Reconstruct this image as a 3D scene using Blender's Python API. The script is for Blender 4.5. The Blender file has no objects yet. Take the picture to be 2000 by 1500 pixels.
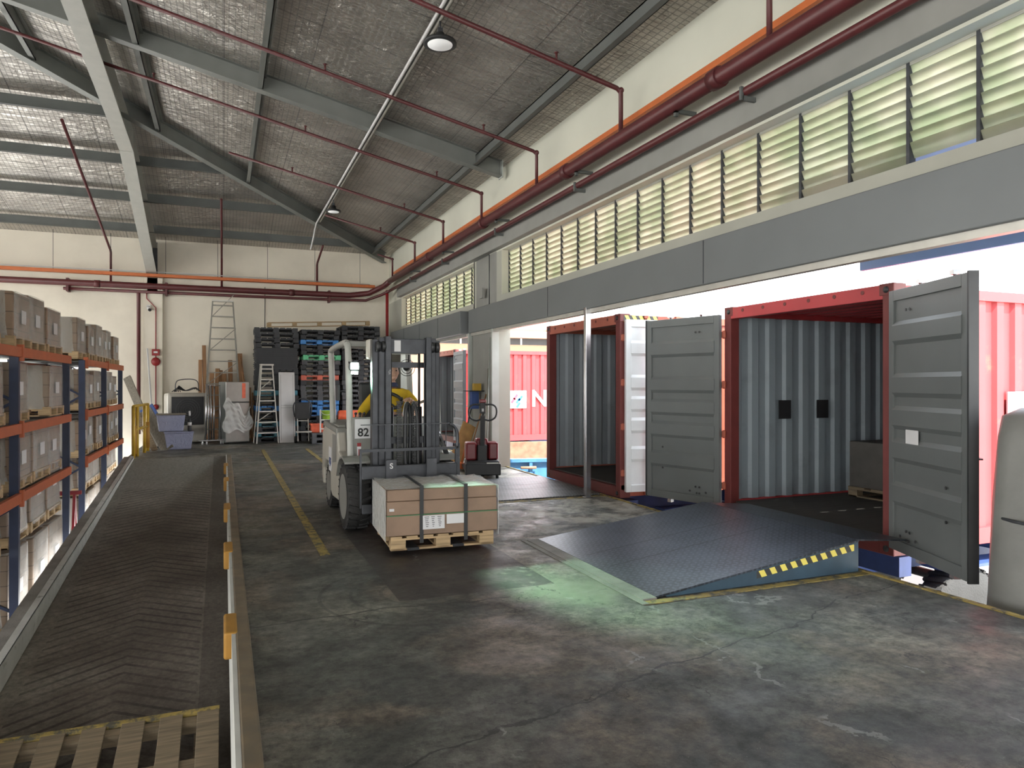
import bpy, bmesh, math, random
from mathutils import Vector, Matrix, Euler
random.seed(7)
PI = math.pi
C = bpy.context.scene.collection
sc = bpy.context.scene

# ---------------------------------------------------------------- camera, world, sun, exposure
cam_d = bpy.data.cameras.new('camera'); cam = bpy.data.objects.new('camera', cam_d); C.objects.link(cam)
cam.location = (0, 0, 1.6); cam.rotation_euler = (math.radians(90), 0, math.radians(-22.1))
cam_d.sensor_width = 36; cam_d.lens = 24.97; cam_d.clip_end = 300
sc.camera = cam
w = bpy.data.worlds.new('sky'); sc.world = w; w.use_nodes = True
wn = w.node_tree.nodes; wl = w.node_tree.links
bgn = wn['Background']; bgn.inputs['Strength'].default_value = 1.25
tc = wn.new('ShaderNodeTexCoord'); sp = wn.new('ShaderNodeSeparateXYZ'); cr = wn.new('ShaderNodeValToRGB')
wl.new(tc.outputs['Generated'], sp.inputs[0]); wl.new(sp.outputs['Z'], cr.inputs[0]); wl.new(cr.outputs[0], bgn.inputs['Color'])
cr.color_ramp.elements[0].position = 0.0; cr.color_ramp.elements[0].color = (1.0, .985, .95, 1)
cr.color_ramp.elements[1].position = 0.6; cr.color_ramp.elements[1].color = (.80, .90, 1.0, 1)
sun_d = bpy.data.lights.new('sun', 'SUN'); sun_d.energy = 3.2; sun_d.angle = .01; sun_d.color = (1, .95, .86)
sun = bpy.data.objects.new('sun', sun_d); C.objects.link(sun)
sun.rotation_euler = Vector((.02, -.46, .88)).to_track_quat('Z', 'Y').to_euler()
sc.view_settings.view_transform = 'Standard'; sc.view_settings.look = 'None'
sc.view_settings.exposure = 2.75; sc.view_settings.gamma = 1; sc.view_settings.use_curve_mapping = False

# ---------------------------------------------------------------- materials
def newmat(name):
    m = bpy.data.materials.new(name); m.use_nodes = True
    return m, m.node_tree.nodes, m.node_tree.links, m.node_tree.nodes['Principled BSDF']
def nd(n, t, **k):
    x = n.new(t)
    for a, b in k.items(): setattr(x, a, b)
    return x
def M(name, col, rough=.6, metal=0, var=.18, scale=6, bump=.0, bscale=60, spec=.5, dirt=None, dscale=2.0, dthr=(.45, .7), obj=True):
    m, n, l, p = newmat(name)
    p.inputs['Roughness'].default_value = rough; p.inputs['Metallic'].default_value = metal
    p.inputs['Specular IOR Level'].default_value = spec
    t = n.new('ShaderNodeTexCoord') if obj else n.new('ShaderNodeNewGeometry')
    co = t.outputs['Object'] if obj else t.outputs['Position']
    no = nd(n, 'ShaderNodeTexNoise'); no.inputs['Scale'].default_value = scale; no.inputs['Detail'].default_value = 5
    l.new(co, no.inputs['Vector'])
    r = n.new('ShaderNodeValToRGB'); l.new(no.outputs['Fac'], r.inputs[0])
    r.color_ramp.elements[0].position = .3; r.color_ramp.elements[1].position = .72
    r.color_ramp.elements[0].color = tuple(max(0, c * (1 - var)) for c in col) + (1,)
    r.color_ramp.elements[1].color = tuple(min(1, c * (1 + var)) for c in col) + (1,)
    out = r.outputs[0]
    if dirt:
        n2 = nd(n, 'ShaderNodeTexNoise'); n2.inputs['Scale'].default_value = dscale; n2.inputs['Detail'].default_value = 8
        n2.inputs['Roughness'].default_value = .65
        l.new(co, n2.inputs['Vector']); r2 = n.new('ShaderNodeValToRGB'); l.new(n2.outputs['Fac'], r2.inputs[0])
        r2.color_ramp.elements[0].position = dthr[0]; r2.color_ramp.elements[1].position = dthr[1]
        mx = nd(n, 'ShaderNodeMix', data_type='RGBA'); l.new(r2.outputs[0], mx.inputs[0]); l.new(out, mx.inputs[6])
        mx.inputs[7].default_value = tuple(dirt) + (1,); out = mx.outputs[2]
    l.new(out, p.inputs['Base Color'])
    if bump:
        nb = nd(n, 'ShaderNodeTexNoise'); nb.inputs['Scale'].default_value = bscale; nb.inputs['Detail'].default_value = 4
        l.new(co, nb.inputs['Vector']); b = n.new('ShaderNodeBump'); b.inputs['Strength'].default_value = bump
        b.inputs['Distance'].default_value = .02
        l.new(nb.outputs['Fac'], b.inputs['Height']); l.new(b.outputs[0], p.inputs['Normal'])
    return m
def emis(name, col, s):
    m, n, l, p = newmat(name)
    p.inputs['Base Color'].default_value = tuple(col) + (1,)
    p.inputs['Emission Color'].default_value = tuple(col) + (1,); p.inputs['Emission Strength'].default_value = s
    return m
def wood(name, col, scale=(2, 30, 30), rough=.75):
    m, n, l, p = newmat(name); p.inputs['Roughness'].default_value = rough
    t = n.new('ShaderNodeTexCoord'); mp = n.new('ShaderNodeMapping'); mp.inputs['Scale'].default_value = scale
    l.new(t.outputs['Object'], mp.inputs[0]); no = n.new('ShaderNodeTexNoise'); no.inputs['Scale'].default_value = 1.5; no.inputs['Detail'].default_value = 6
    l.new(mp.outputs[0], no.inputs['Vector']); r = n.new('ShaderNodeValToRGB'); l.new(no.outputs['Fac'], r.inputs[0])
    r.color_ramp.elements[0].position = .32; r.color_ramp.elements[1].position = .7
    r.color_ramp.elements[0].color = tuple(c * .62 for c in col) + (1,); r.color_ramp.elements[1].color = tuple(min(1, c * 1.15) for c in col) + (1,)
    l.new(r.outputs[0], p.inputs['Base Color']); return m

def mth(n, l, op, a, b=None, c=None, clamp=False):
    x = n.new('ShaderNodeMath'); x.operation = op; x.use_clamp = clamp
    for i, v in enumerate((a, b, c)):
        if v is None: continue
        if isinstance(v, (int, float)): x.inputs[i].default_value = v
        else: l.new(v, x.inputs[i])
    return x.outputs[0]
def mixc(n, l, f, a, b):
    x = nd(n, 'ShaderNodeMix', data_type='RGBA')
    for i, v in ((0, f), (6, a), (7, b)):
        if isinstance(v, (int, float)): x.inputs[i].default_value = v
        elif isinstance(v, tuple): x.inputs[i].default_value = v + (1,)
        else: l.new(v, x.inputs[i])
    return x.outputs[2]
def noise(n, l, co, scale, det=6, rough=.55, dist=0, out='Fac'):
    x = n.new('ShaderNodeTexNoise'); x.inputs['Scale'].default_value = scale; x.inputs['Detail'].default_value = det
    x.inputs['Roughness'].default_value = rough; x.inputs['Distortion'].default_value = dist
    if co is not None: l.new(co, x.inputs['Vector'])
    return x.outputs[out]
def ramp(n, l, f, stops):
    r = n.new('ShaderNodeValToRGB'); l.new(f, r.inputs[0]); e = r.color_ramp.elements
    while len(e) < len(stops): e.new(.5)
    for i, (p, c) in enumerate(stops):
        e[i].position = p; e[i].color = (c, c, c, 1) if isinstance(c, (int, float)) else tuple(c) + (1,)
    return r.outputs[0]

def floor_mat():
    m, n, l, p = newmat('worn_dark_concrete')
    g = n.new('ShaderNodeNewGeometry'); P = g.outputs['Position']
    s = n.new('ShaderNodeSeparateXYZ'); l.new(P, s.inputs[0]); X, Y = s.outputs[0], s.outputs[1]
    a = ramp(n, l, noise(n, l, P, .55, 9, .62, .4), [(.38, (.040, .041, .038)), (.50, (.080, .080, .069)), (.61, (.145, .139, .112))])
    br = ramp(n, l, noise(n, l, P, .8, 6, .6, .6), [(.50, 0.), (.60, 1.)])
    a = mixc(n, l, mth(n, l, 'MULTIPLY', br, .55), a, (.145, .108, .078))
    # fine grain, aggregate
    fine = ramp(n, l, noise(n, l, P, 14, 10, .78), [(.38, .45), (.62, 1.55)])
    mm = nd(n, 'ShaderNodeMix', data_type='RGBA', blend_type='MULTIPLY'); mm.inputs[0].default_value = 1
    l.new(a, mm.inputs[6]); l.new(fine, mm.inputs[7]); a = mm.outputs[2]
    md = ramp(n, l, noise(n, l, P, 2.4, 7, .6, .8), [(.38, .62), (.6, 1.25)])
    m3 = nd(n, 'ShaderNodeMix', data_type='RGBA', blend_type='MULTIPLY'); m3.inputs[0].default_value = 1
    l.new(a, m3.inputs[6]); l.new(md, m3.inputs[7]); a = m3.outputs[2]
    spk = ramp(n, l, noise(n, l, P, 90, 3, .6), [(.66, 0.), (.70, 1.)])
    a = mixc(n, l, mth(n, l, 'MULTIPLY', spk, .35), a, (.40, .38, .32))
    # worn pale zone by the dock edge and in front of the levellers
    zx = mth(n, l, 'MULTIPLY', mth(n, l, 'SUBTRACT', X, 2.3), .8, clamp=True)
    zy = mth(n, l, 'MULTIPLY', mth(n, l, 'SUBTRACT', Y, 6.0), .5, clamp=True)
    z = mth(n, l, 'MULTIPLY', zx, zy)
    wear = ramp(n, l, noise(n, l, P, 2.6, 10, .7, .3), [(.44, 0.), (.56, 1.)])
    a = mixc(n, l, mth(n, l, 'MULTIPLY', mth(n, l, 'MULTIPLY', z, wear), .85), a, (.42, .39, .32))
    # pale greenish zone between the dark patch and the leveller
    dx = mth(n, l, 'ABSOLUTE', mth(n, l, 'SUBTRACT', X, 2.55)); dy = mth(n, l, 'ABSOLUTE', mth(n, l, 'SUBTRACT', Y, 4.9))
    nz = mth(n, l, 'MULTIPLY', mth(n, l, 'SUBTRACT', noise(n, l, P, 2.2, 6), .5), 1.1)
    e = mth(n, l, 'ADD', mth(n, l, 'ADD', dx, mth(n, l, 'MULTIPLY', dy, 1.5)), nz)
    pale = mth(n, l, 'SUBTRACT', 1.9, mth(n, l, 'MULTIPLY', e, 2.4), clamp=True)
    a = mixc(n, l, mth(n, l, 'MULTIPLY', pale, .8, clamp=True), a, (.19, .20, .145))
    # dark bitumen repair patch
    ix = mth(n, l, 'MULTIPLY', mth(n, l, 'GREATER_THAN', X, 1.2), mth(n, l, 'LESS_THAN', X, 2.46))
    iy = mth(n, l, 'MULTIPLY', mth(n, l, 'GREATER_THAN', Y, 5.15), mth(n, l, 'LESS_THAN', Y, 8.2))
    dp = mth(n, l, 'MULTIPLY', ix, iy)
    wr2 = ramp(n, l, noise(n, l, P, 9, 9, .7), [(.54, 0.), (.66, 1.)])
    dcol = mixc(n, l, mth(n, l, 'MULTIPLY', wr2, mth(n, l, 'MULTIPLY', mth(n, l, 'SUBTRACT', X, 1.7), 1.3, clamp=True)), (.030, .025, .024), (.17, .155, .125))
    a = mixc(n, l, mth(n, l, 'MULTIPLY', dp, .92), a, dcol)
    # cracks
    wv = nd(n, 'ShaderNodeVectorMath', operation='ADD'); l.new(P, wv.inputs[0])
    sc_ = nd(n, 'ShaderNodeVectorMath', operation='SCALE'); l.new(noise(n, l, P, 2.5, 8, .6, 0, 'Color'), sc_.inputs[0]); sc_.inputs['Scale'].default_value = .75
    l.new(sc_.outputs[0], wv.inputs[1])
    v = nd(n, 'ShaderNodeTexVoronoi', feature='DISTANCE_TO_EDGE'); v.inputs['Scale'].default_value = .75; l.new(wv.outputs[0], v.inputs['Vector'])
    c1 = mth(n, l, 'LESS_THAN', v.outputs['Distance'], .0040)
    c1 = mth(n, l, 'MULTIPLY', c1, ramp(n, l, noise(n, l, P, .9, 3), [(.50, 0.), (.55, 1.)]))
    v2 = nd(n, 'ShaderNodeTexVoronoi', feature='DISTANCE_TO_EDGE'); v2.inputs['Scale'].default_value = 3.4; l.new(wv.outputs[0], v2.inputs['Vector'])
    c2 = mth(n, l, 'MULTIPLY', mth(n, l, 'LESS_THAN', v2.outputs['Distance'], .008), ramp(n, l, noise(n, l, P, .7, 4, .5, 1.), [(.54, 0.), (.58, 1.)]))
    # joint across the floor at y = 5 and tyre arcs
    jw = mth(n, l, 'MULTIPLY', mth(n, l, 'SUBTRACT', noise(n, l, P, 1.5, 8), .5), .35)
    j = mth(n, l, 'LESS_THAN', mth(n, l, 'ABSOLUTE', mth(n, l, 'SUBTRACT', mth(n, l, 'ADD', Y, jw), 4.98)), .010)
    j = mth(n, l, 'MULTIPLY', j, mth(n, l, 'LESS_THAN', X, 2.0))
    # long crack across the foreground
    j2 = mth(n, l, 'LESS_THAN', mth(n, l, 'ABSOLUTE', mth(n, l, 'ADD', mth(n, l, 'ADD', Y, mth(n, l, 'MULTIPLY', jw, 2.2)), mth(n, l, 'MULTIPLY', X, -.28)) if False else mth(n, l, 'SUBTRACT', mth(n, l, 'ADD', Y, mth(n, l, 'MULTIPLY', jw, 1.6)), mth(n, l, 'MULTIPLY_ADD', X, .28, 2.75))), .009)
    ck = mth(n, l, 'MAXIMUM', mth(n, l, 'MAXIMUM', c1, mth(n, l, 'MULTIPLY', c2, .8)), mth(n, l, 'MAXIMUM', j, j2), clamp=True)
    a = mixc(n, l, mth(n, l, 'MULTIPLY', ck, .8), a, (.012, .012, .011))
    r = mth(n, l, 'SQRT', mth(n, l, 'ADD', mth(n, l, 'POWER', mth(n, l, 'SUBTRACT', X, 1.45), 2), mth(n, l, 'POWER', mth(n, l, 'SUBTRACT', Y, 5.35), 2)))
    ring = mth(n, l, 'LESS_THAN', mth(n, l, 'ABSOLUTE', mth(n, l, 'SUBTRACT', mth(n, l, 'FRACT', mth(n, l, 'MULTIPLY', r, 4.4)), .5)), .06)
    ring = mth(n, l, 'MULTIPLY', mth(n, l, 'MULTIPLY', ring, mth(n, l, 'LESS_THAN', r, .95)), mth(n, l, 'GREATER_THAN', r, .3))
    ring = mth(n, l, 'MULTIPLY', ring, mth(n, l, 'LESS_THAN', X, 1.75))
    a = mixc(n, l, mth(n, l, 'MULTIPLY', ring, .45), a, (.02, .02, .02))
    # pale scratches
    scn = nd(n, 'ShaderNodeTexVoronoi', feature='DISTANCE_TO_EDGE'); scn.inputs['Scale'].default_value = .45
    mp = n.new('ShaderNodeMapping'); mp.inputs['Rotation'].default_value = (0, 0, .5); mp.inputs['Scale'].default_value = (2.2, .6, 1); l.new(wv.outputs[0], mp.inputs[0]); l.new(mp.outputs[0], scn.inputs['Vector'])
    s1 = mth(n, l, 'MULTIPLY', mth(n, l, 'LESS_THAN', scn.outputs['Distance'], .010), ramp(n, l, noise(n, l, P, 1.3, 4), [(.56, 0.), (.6, 1.)]))
    a = mixc(n, l, mth(n, l, 'MULTIPLY', s1, .5), a, (.30, .30, .28))
    l.new(a, p.inputs['Base Color'])
    l.new(ramp(n, l, noise(n, l, P, 3, 8, .6), [(.35, .42), (.65, .72)]), p.inputs['Roughness'])
    b = n.new('ShaderNodeBump'); b.inputs['Strength'].default_value = .35; b.inputs['Distance'].default_value = .012
    hh = mth(n, l, 'SUBTRACT', noise(n, l, P, 14, 10, .7), mth(n, l, 'MULTIPLY', ck, .8))
    l.new(hh, b.inputs['Height']); l.new(b.outputs[0], p.inputs['Normal'])
    return m
def ramp_mat():
    m, n, l, p = newmat('ribbed_ramp_concrete')
    g = n.new('ShaderNodeNewGeometry'); P = g.outputs['Position']; s = n.new('ShaderNodeSeparateXYZ'); l.new(P, s.inputs[0]); X, Y = s.outputs[0], s.outputs[1]
    a = ramp(n, l, noise(n, l, P, .9, 9, .6), [(.36, (.085, .070, .058)), (.52, (.145, .125, .105)), (.66, (.22, .20, .17))])
    # smooth worn upper end
    up = mth(n, l, 'MULTIPLY', mth(n, l, 'SUBTRACT', Y, 12.5), .35, clamp=True)
    a = mixc(n, l, up, a, (.20, .195, .175))
    ph = mth(n, l, 'FRACT', mth(n, l, 'MULTIPLY', mth(n, l, 'ADD', Y, mth(n, l, 'MULTIPLY', mth(n, l, 'ABSOLUTE', mth(n, l, 'ADD', X, .85)), .62)), 6.0))
    gr = mth(n, l, 'LESS_THAN', ph, .26)
    ins = mth(n, l, 'MULTIPLY', mth(n, l, 'LESS_THAN', X, -.22), mth(n, l, 'GREATER_THAN', X, -1.62))
    ins = mth(n, l, 'MULTIPLY', ins, mth(n, l, 'LESS_THAN', Y, 14.3))
    gr = mth(n, l, 'MULTIPLY', gr, ins)
    wr = ramp(n, l, noise(n, l, P, 1.6, 5), [(.3, .25), (.6, 1.)])
    a = mixc(n, l, mth(n, l, 'MULTIPLY', mth(n, l, 'MULTIPLY', gr, wr), .7), a, (.025, .02, .018))
    side = mth(n, l, 'GREATER_THAN', X, -.2)
    a = mixc(n, l, mth(n, l, 'MULTIPLY', side, .5), a, (.045, .038, .032))
    fine = ramp(n, l, noise(n, l, P, 22, 8, .7), [(.35, .7), (.65, 1.3)])
    mm = nd(n, 'ShaderNodeMix', data_type='RGBA', blend_type='MULTIPLY'); mm.inputs[0].default_value = 1
    l.new(a, mm.inputs[6]); l.new(fine, mm.inputs[7])
    l.new(mm.outputs[2], p.inputs['Base Color']); p.inputs['Roughness'].default_value = .72
    b = n.new('ShaderNodeBump'); b.inputs['Strength'].default_value = .8; b.inputs['Distance'].default_value = .015
    l.new(mth(n, l, 'SUBTRACT', mth(n, l, 'MULTIPLY', noise(n, l, P, 20, 6), .3), gr), b.inputs['Height']); l.new(b.outputs[0], p.inputs['Normal'])
    return m
def foil_mat():
    m, n, l, p = newmat('foil_insulation_with_mesh')
    g = n.new('ShaderNodeNewGeometry'); P = g.outputs['Position']; s = n.new('ShaderNodeSeparateXYZ'); l.new(P, s.inputs[0]); X, Y = s.outputs[0], s.outputs[1]
    def lines(v, pitch, wd): return mth(n, l, 'LESS_THAN', mth(n, l, 'FRACT', mth(n, l, 'DIVIDE', mth(n, l, 'ADD', v, 50), pitch)), wd)
    gr = mth(n, l, 'MAXIMUM', lines(X, .085, .17), lines(Y, .085, .17))
    a = ramp(n, l, noise(n, l, P, 1.2, 6), [(.35, (.42, .395, .365)), (.65, (.64, .61, .565))])
    seam = mth(n, l, 'MAXIMUM', lines(X, 1.25, .012), lines(Y, 1.25, .012))
    a = mixc(n, l, mth(n, l, 'MULTIPLY', gr, .62), a, (.10, .09, .08))
    a = mixc(n, l, mth(n, l, 'MULTIPLY', seam, .7), a, (.05, .05, .05))
    l.new(a, p.inputs['Base Color'])
    l.new(mth(n, l, 'MULTIPLY', mth(n, l, 'SUBTRACT', 1, gr), .86), p.inputs['Metallic'])
    p.inputs['Roughness'].default_value = .34
    mp = n.new('ShaderNodeMapping'); mp.inputs['Scale'].default_value = (1.2, 3.2, 1.); l.new(P, mp.inputs[0])
    w1 = noise(n, l, mp.outputs[0], 2.2, 5, .55, 1.5); w2 = noise(n, l, P, 9, 4, .6, .5)
    b = n.new('ShaderNodeBump'); b.inputs['Strength'].default_value = .75; b.inputs['Distance'].default_value = .08
    l.new(mth(n, l, 'ADD', w1, mth(n, l, 'MULTIPLY', w2, .10)), b.inputs['Height']); l.new(b.outputs[0], p.inputs['Normal'])
    return m
def plate_mat(name, col, rough=.38, lines45=False):
    m, n, l, p = newmat(name)
    t = n.new('ShaderNodeTexCoord'); s = n.new('ShaderNodeSeparateXYZ'); l.new(t.outputs['Object'], s.inputs[0]); X, Y = s.outputs[0], s.outputs[1]
    k = 2 * PI / .055
    u = mth(n, l, 'MULTIPLY', mth(n, l, 'ADD', X, Y), k * .7071); v = mth(n, l, 'MULTIPLY', mth(n, l, 'SUBTRACT', X, Y), k * .7071)
    su, sv = mth(n, l, 'SINE', u), mth(n, l, 'SINE', v)
    # raised tear-drop studs in two alternating directions
    h1 = mth(n, l, 'GREATER_THAN', mth(n, l, 'MULTIPLY', su, mth(n, l, 'COSINE', mth(n, l, 'MULTIPLY', v, .5))), .55)
    h2 = mth(n, l, 'GREATER_THAN', mth(n, l, 'MULTIPLY', sv, mth(n, l, 'SINE', mth(n, l, 'MULTIPLY', u, .5))), .55)
    h = mth(n, l, 'MAXIMUM', h1, h2)
    a = ramp(n, l, noise(n, l, t.outputs['Object'], 2.5, 7, .65), [(.35, tuple(c * .65 for c in col)), (.65, tuple(c * 1.3 for c in col))])
    a = mixc(n, l, mth(n, l, 'MULTIPLY', h, .45), a, tuple(min(1, c * 2.6) for c in col))
    l.new(a, p.inputs['Base Color']); p.inputs['Metallic'].default_value = .65; p.inputs['Roughness'].default_value = rough
    b = n.new('ShaderNodeBump'); b.inputs['Strength'].default_value = .9; b.inputs['Distance'].default_value = .006
    l.new(h, b.inputs['Height']); l.new(b.outputs[0], p.inputs['Normal'])
    return m
def stripes_mat():
    m, n, l, p = newmat('yellow_black_hazard_tape')
    t = n.new('ShaderNodeTexCoord'); s = n.new('ShaderNodeSeparateXYZ'); l.new(t.outputs['Object'], s.inputs[0])
    f = mth(n, l, 'LESS_THAN', mth(n, l, 'FRACT', mth(n, l, 'DIVIDE', mth(n, l, 'SUBTRACT', s.outputs[0], mth(n, l, 'MULTIPLY', s.outputs[2], -.6)), .115)), .5)
    l.new(mixc(n, l, f, (.03, .03, .03), (.75, .62, .12)), p.inputs['Base Color']); return m
def glass_louvre():
    m, n, l, p = newmat('frosted_louvre_glass'); o = n['Material Output']
    g = n.new('ShaderNodeNewGeometry')
    a = ramp(n, l, noise(n, l, g.outputs['Position'], 2.1, 3), [(.35, (.46, .49, .37)), (.62, (.60, .59, .50))])
    tr = n.new('ShaderNodeBsdfTranslucent'); l.new(a, tr.inputs[0]); df = n.new('ShaderNodeBsdfDiffuse'); l.new(a, df.inputs[0])
    gl = n.new('ShaderNodeBsdfGlossy'); gl.inputs['Roughness'].default_value = .25
    m1 = n.new('ShaderNodeMixShader'); m1.inputs[0].default_value = .25; l.new(tr.outputs[0], m1.inputs[1]); l.new(df.outputs[0], m1.inputs[2])
    m2 = n.new('ShaderNodeMixShader'); m2.inputs[0].default_value = .06; l.new(m1.outputs[0], m2.inputs[1]); l.new(gl.outputs[0], m2.inputs[2])
    l.new(m2.outputs[0], o.inputs['Surface']); return m
def film_mat(name='stretch_film', a=.30):
    m, n, l, p = newmat(name)
    p.inputs['Base Color'].default_value = (.85, .86, .84, 1); p.inputs['Roughness'].default_value = .18; p.inputs['Alpha'].default_value = a
    t = n.new('ShaderNodeTexCoord'); b = n.new('ShaderNodeBump'); b.inputs['Strength'].default_value = .9; b.inputs['Distance'].default_value = .03
    l.new(noise(n, l, t.outputs['Object'], 9, 5, .6, 2), b.inputs['Height']); l.new(b.outputs[0], p.inputs['Normal']); return m
def carton_mat(name, col, rows=.2, cols=.3):
    m, n, l, p = newmat(name)
    t = n.new('ShaderNodeTexCoord'); co = t.outputs['Object']; s = n.new('ShaderNodeSeparateXYZ'); l.new(co, s.inputs[0])
    a = ramp(n, l, noise(n, l, co, 4, 5), [(.3, tuple(c * .82 for c in col)), (.7, tuple(c * 1.12 for c in col))])
    def ln(v, p_, w_): return mth(n, l, 'LESS_THAN', mth(n, l, 'FRACT', mth(n, l, 'DIVIDE', mth(n, l, 'ADD', v, 30), p_)), w_)
    f = mth(n, l, 'MAXIMUM', ln(s.outputs[2], rows, .05), mth(n, l, 'MAXIMUM', ln(s.outputs[0], cols, .03), ln(s.outputs[1], cols, .03)))
    a = mixc(n, l, mth(n, l, 'MULTIPLY', f, .75), a, tuple(c * .25 for c in col))
    l.new(a, p.inputs['Base Color']); p.inputs['Roughness'].default_value = .6; return m

m_floor = floor_mat(); m_ramp = ramp_mat(); m_foil = foil_mat(); m_glass = glass_louvre(); m_film = film_mat(); m_film2 = film_mat('thick_film', .5)
m_wall = M('cream_plaster', (.74, .69, .59), .8, var=.05, scale=1.2, dirt=(.62, .57, .48), dscale=.7, dthr=(.5, .85), obj=False)
m_wallr = M('grey_green_plaster', (.36, .36, .31), .75, var=.06, scale=1.5, obj=False)
m_beamc = M('painted_concrete_beam', (.24, .24, .225), .7, var=.1, scale=2, obj=False)
m_cream = M('upper_wall_cream', (.56, .56, .48), .8, var=.05, scale=1, obj=False)
m_house = M('shutter_box_grey', (.16, .172, .178), .45, .3, var=.05, scale=1.5)
m_steel = M('grey_painted_steel', (.10, .108, .104), .5, .1, var=.12, scale=3)
m_steel_l = M('light_grey_painted_steel', (.42, .45, .42), .5, .1, var=.1, scale=3)
m_red = M('fire_pipe_red', (.085, .016, .018), .45, var=.15, scale=5)
m_redb = M('fire_red', (.28, .018, .02), .4)
m_orange = M('orange_conduit_paint', (.50, .13, .035), .5, var=.08)
m_concw = M('white_painted_kerb', (.48, .48, .45), .8, var=.1, scale=5, dirt=(.2, .19, .16), dscale=9, dthr=(.58, .72), obj=False)
m_conc = M('grey_concrete', (.25, .235, .215), .85, var=.15, scale=3, bump=.3, dirt=(.14, .13, .12), obj=False)
m_kerb = M('brown_kerb_top', (.16, .12, .075), .8, var=.25, scale=6, dirt=(.12, .10, .07), dscale=4, obj=False)
m_yel = M('worn_yellow_paint', (.30, .22, .06), .7, var=.2, scale=10, dirt=(.07, .065, .05), dscale=11, dthr=(.47, .60), obj=False)
m_yel2 = M('yellow_orange_rubber', (.36, .18, .025), .6, var=.15)
m_yrail = M('yellow_safety_paint', (.48, .30, .03), .45)
m_asph = M('yard_concrete', (.46, .44, .40), .9, var=.12, scale=1, obj=False)
m_black = M('black_plastic', (.018, .019, .021), .5)
m_dark = M('dark_steel', (.055, .058, .066), .42, .4, var=.25, scale=7, dirt=(.12, .12, .13), dscale=5, dthr=(.6, .75))
m_mast = M('mast_steel', (.05, .053, .06), .38, .6, var=.2, scale=9, dirt=(.3, .3, .3), dscale=7, dthr=(.66, .78))
m_rub = M('tyre_rubber', (.022, .022, .022), .8, bump=.3)
m_chrome = M('polished_steel', (.5, .5, .52), .2, 1, var=.04)
m_alu = M('aluminium', (.50, .49, .45), .42, .6, var=.08)
m_ss = M('brushed_stainless', (.24, .235, .22), .35, .85, var=.06)
m_white = M('white_paint', (.60, .60, .60), .5, var=.03)
m_offw = M('offwhite_forklift_paint', (.42, .40, .35), .4, var=.05)
m_flg = M('light_grey_guard_paint', (.36, .365, .34), .42, var=.05)
m_fgrey = M('grey_cowl_paint', (.20, .20, .185), .5, var=.05)
m_pal = wood('pallet_pine', (.44, .31, .17)); m_pal_old = wood('old_pallet_wood', (.22, .17, .11)); m_plank = wood('brown_planks', (.34, .18, .085), (30, 30, 2))
m_grey_wood = wood('weathered_planks', (.20, .18, .145), (30, 30, 2))
m_cart = carton_mat('kraft_cartons', (.24, .165, .11)); m_cartf = carton_mat('kraft_carton_plain', (.235, .155, .105), 9, 9); m_cart2 = carton_mat('grey_brown_cartons', (.22, .165, .12), .17, .24)
m_label = M('paper_label', (.60, .60, .61), .6, var=.03)
m_ink = M('black_ink', (.02, .02, .02), .7)
m_rack_o = M('rack_orange', (.42, .095, .03), .45, var=.1); m_rack_b = M('rack_navy', (.018, .028, .065), .45)
m_pp = {k: M('pallet_plastic_' + k, c, .55, var=.12) for k, c in dict(black=(.028, .031, .036), blue=(.05, .22, .55), green=(.12, .50, .26), red=(.60, .14, .09), teal=(.07, .25, .33), grey=(.075, .078, .085)).items()}
m_plate = plate_mat('chequer_plate', (.045, .052, .065)); m_plate2 = plate_mat('worn_chequer_plate', (.13, .127, .125), .5)
m_blue_s = M('leveller_blue', (.028, .06, .09), .5); m_haz = stripes_mat()
m_cred = M('container_red', (.36, .035, .04), .55, var=.12, scale=2, dirt=(.30, .09, .06), dscale=3, dthr=(.6, .75))
m_cmar = M('container_oxide_red', (.13, .024, .022), .6, var=.15, scale=3)
m_cora = M('container_orange', (.34, .085, .05), .55, var=.12, scale=3)
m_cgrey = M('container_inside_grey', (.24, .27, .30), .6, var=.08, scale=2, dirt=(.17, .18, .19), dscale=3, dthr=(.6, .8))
m_cdoor = M('container_door_grey', (.105, .115, .115), .5, var=.07, scale=2)
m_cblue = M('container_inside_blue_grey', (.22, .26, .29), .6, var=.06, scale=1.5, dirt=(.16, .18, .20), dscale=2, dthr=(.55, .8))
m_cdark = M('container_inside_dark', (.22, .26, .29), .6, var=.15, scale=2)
m_cwhite = M('container_white', (.70, .72, .74), .45, var=.04)
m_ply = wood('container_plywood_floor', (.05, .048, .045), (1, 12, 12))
m_chb = M('trailer_blue', (.03, .06, .20), .5)
m_skip = M('skip_blue', (.05, .17, .34), .55, dirt=(.30, .14, .07), dscale=5, dthr=(.62, .72))
m_rust = M('rust', (.28, .15, .09), .85, var=.3)
m_peach = M('peach_render', (.36, .20, .13), .8, var=.05); m_tiles = M('red_roof_tiles', (.42, .15, .09), .8, var=.2, scale=30)
m_bluecan = M('blue_canopy_sheet', (.16, .30, .55), .5, var=.03)
m_tarp = M('grey_tarpaulin', (.19, .19, .18), .5, var=.12, scale=3, bump=.6, bscale=5)
m_lamp = emis('lamp_diffuser', (.8, .8, .8), .05); m_head = emis('headlamp_lens', (.80, 1., .88), 6)
m_skin = M('skin', (.46, .27, .19), .55, var=.06); m_shirt = M('yellow_shirt', (.55, .35, .01), .8, var=.1); m_hair = M('short_grey_hair', (.10, .09, .085), .8); m_navy = M('navy_cloth', (.025, .03, .07), .8)
m_lime = M('lime_plastic', (.42, .68, .08), .4); m_jred = M('truck_red', (.17, .012, .018), .35); m_ored = M('orange_red_plastic', (.80, .14, .06), .45)
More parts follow.
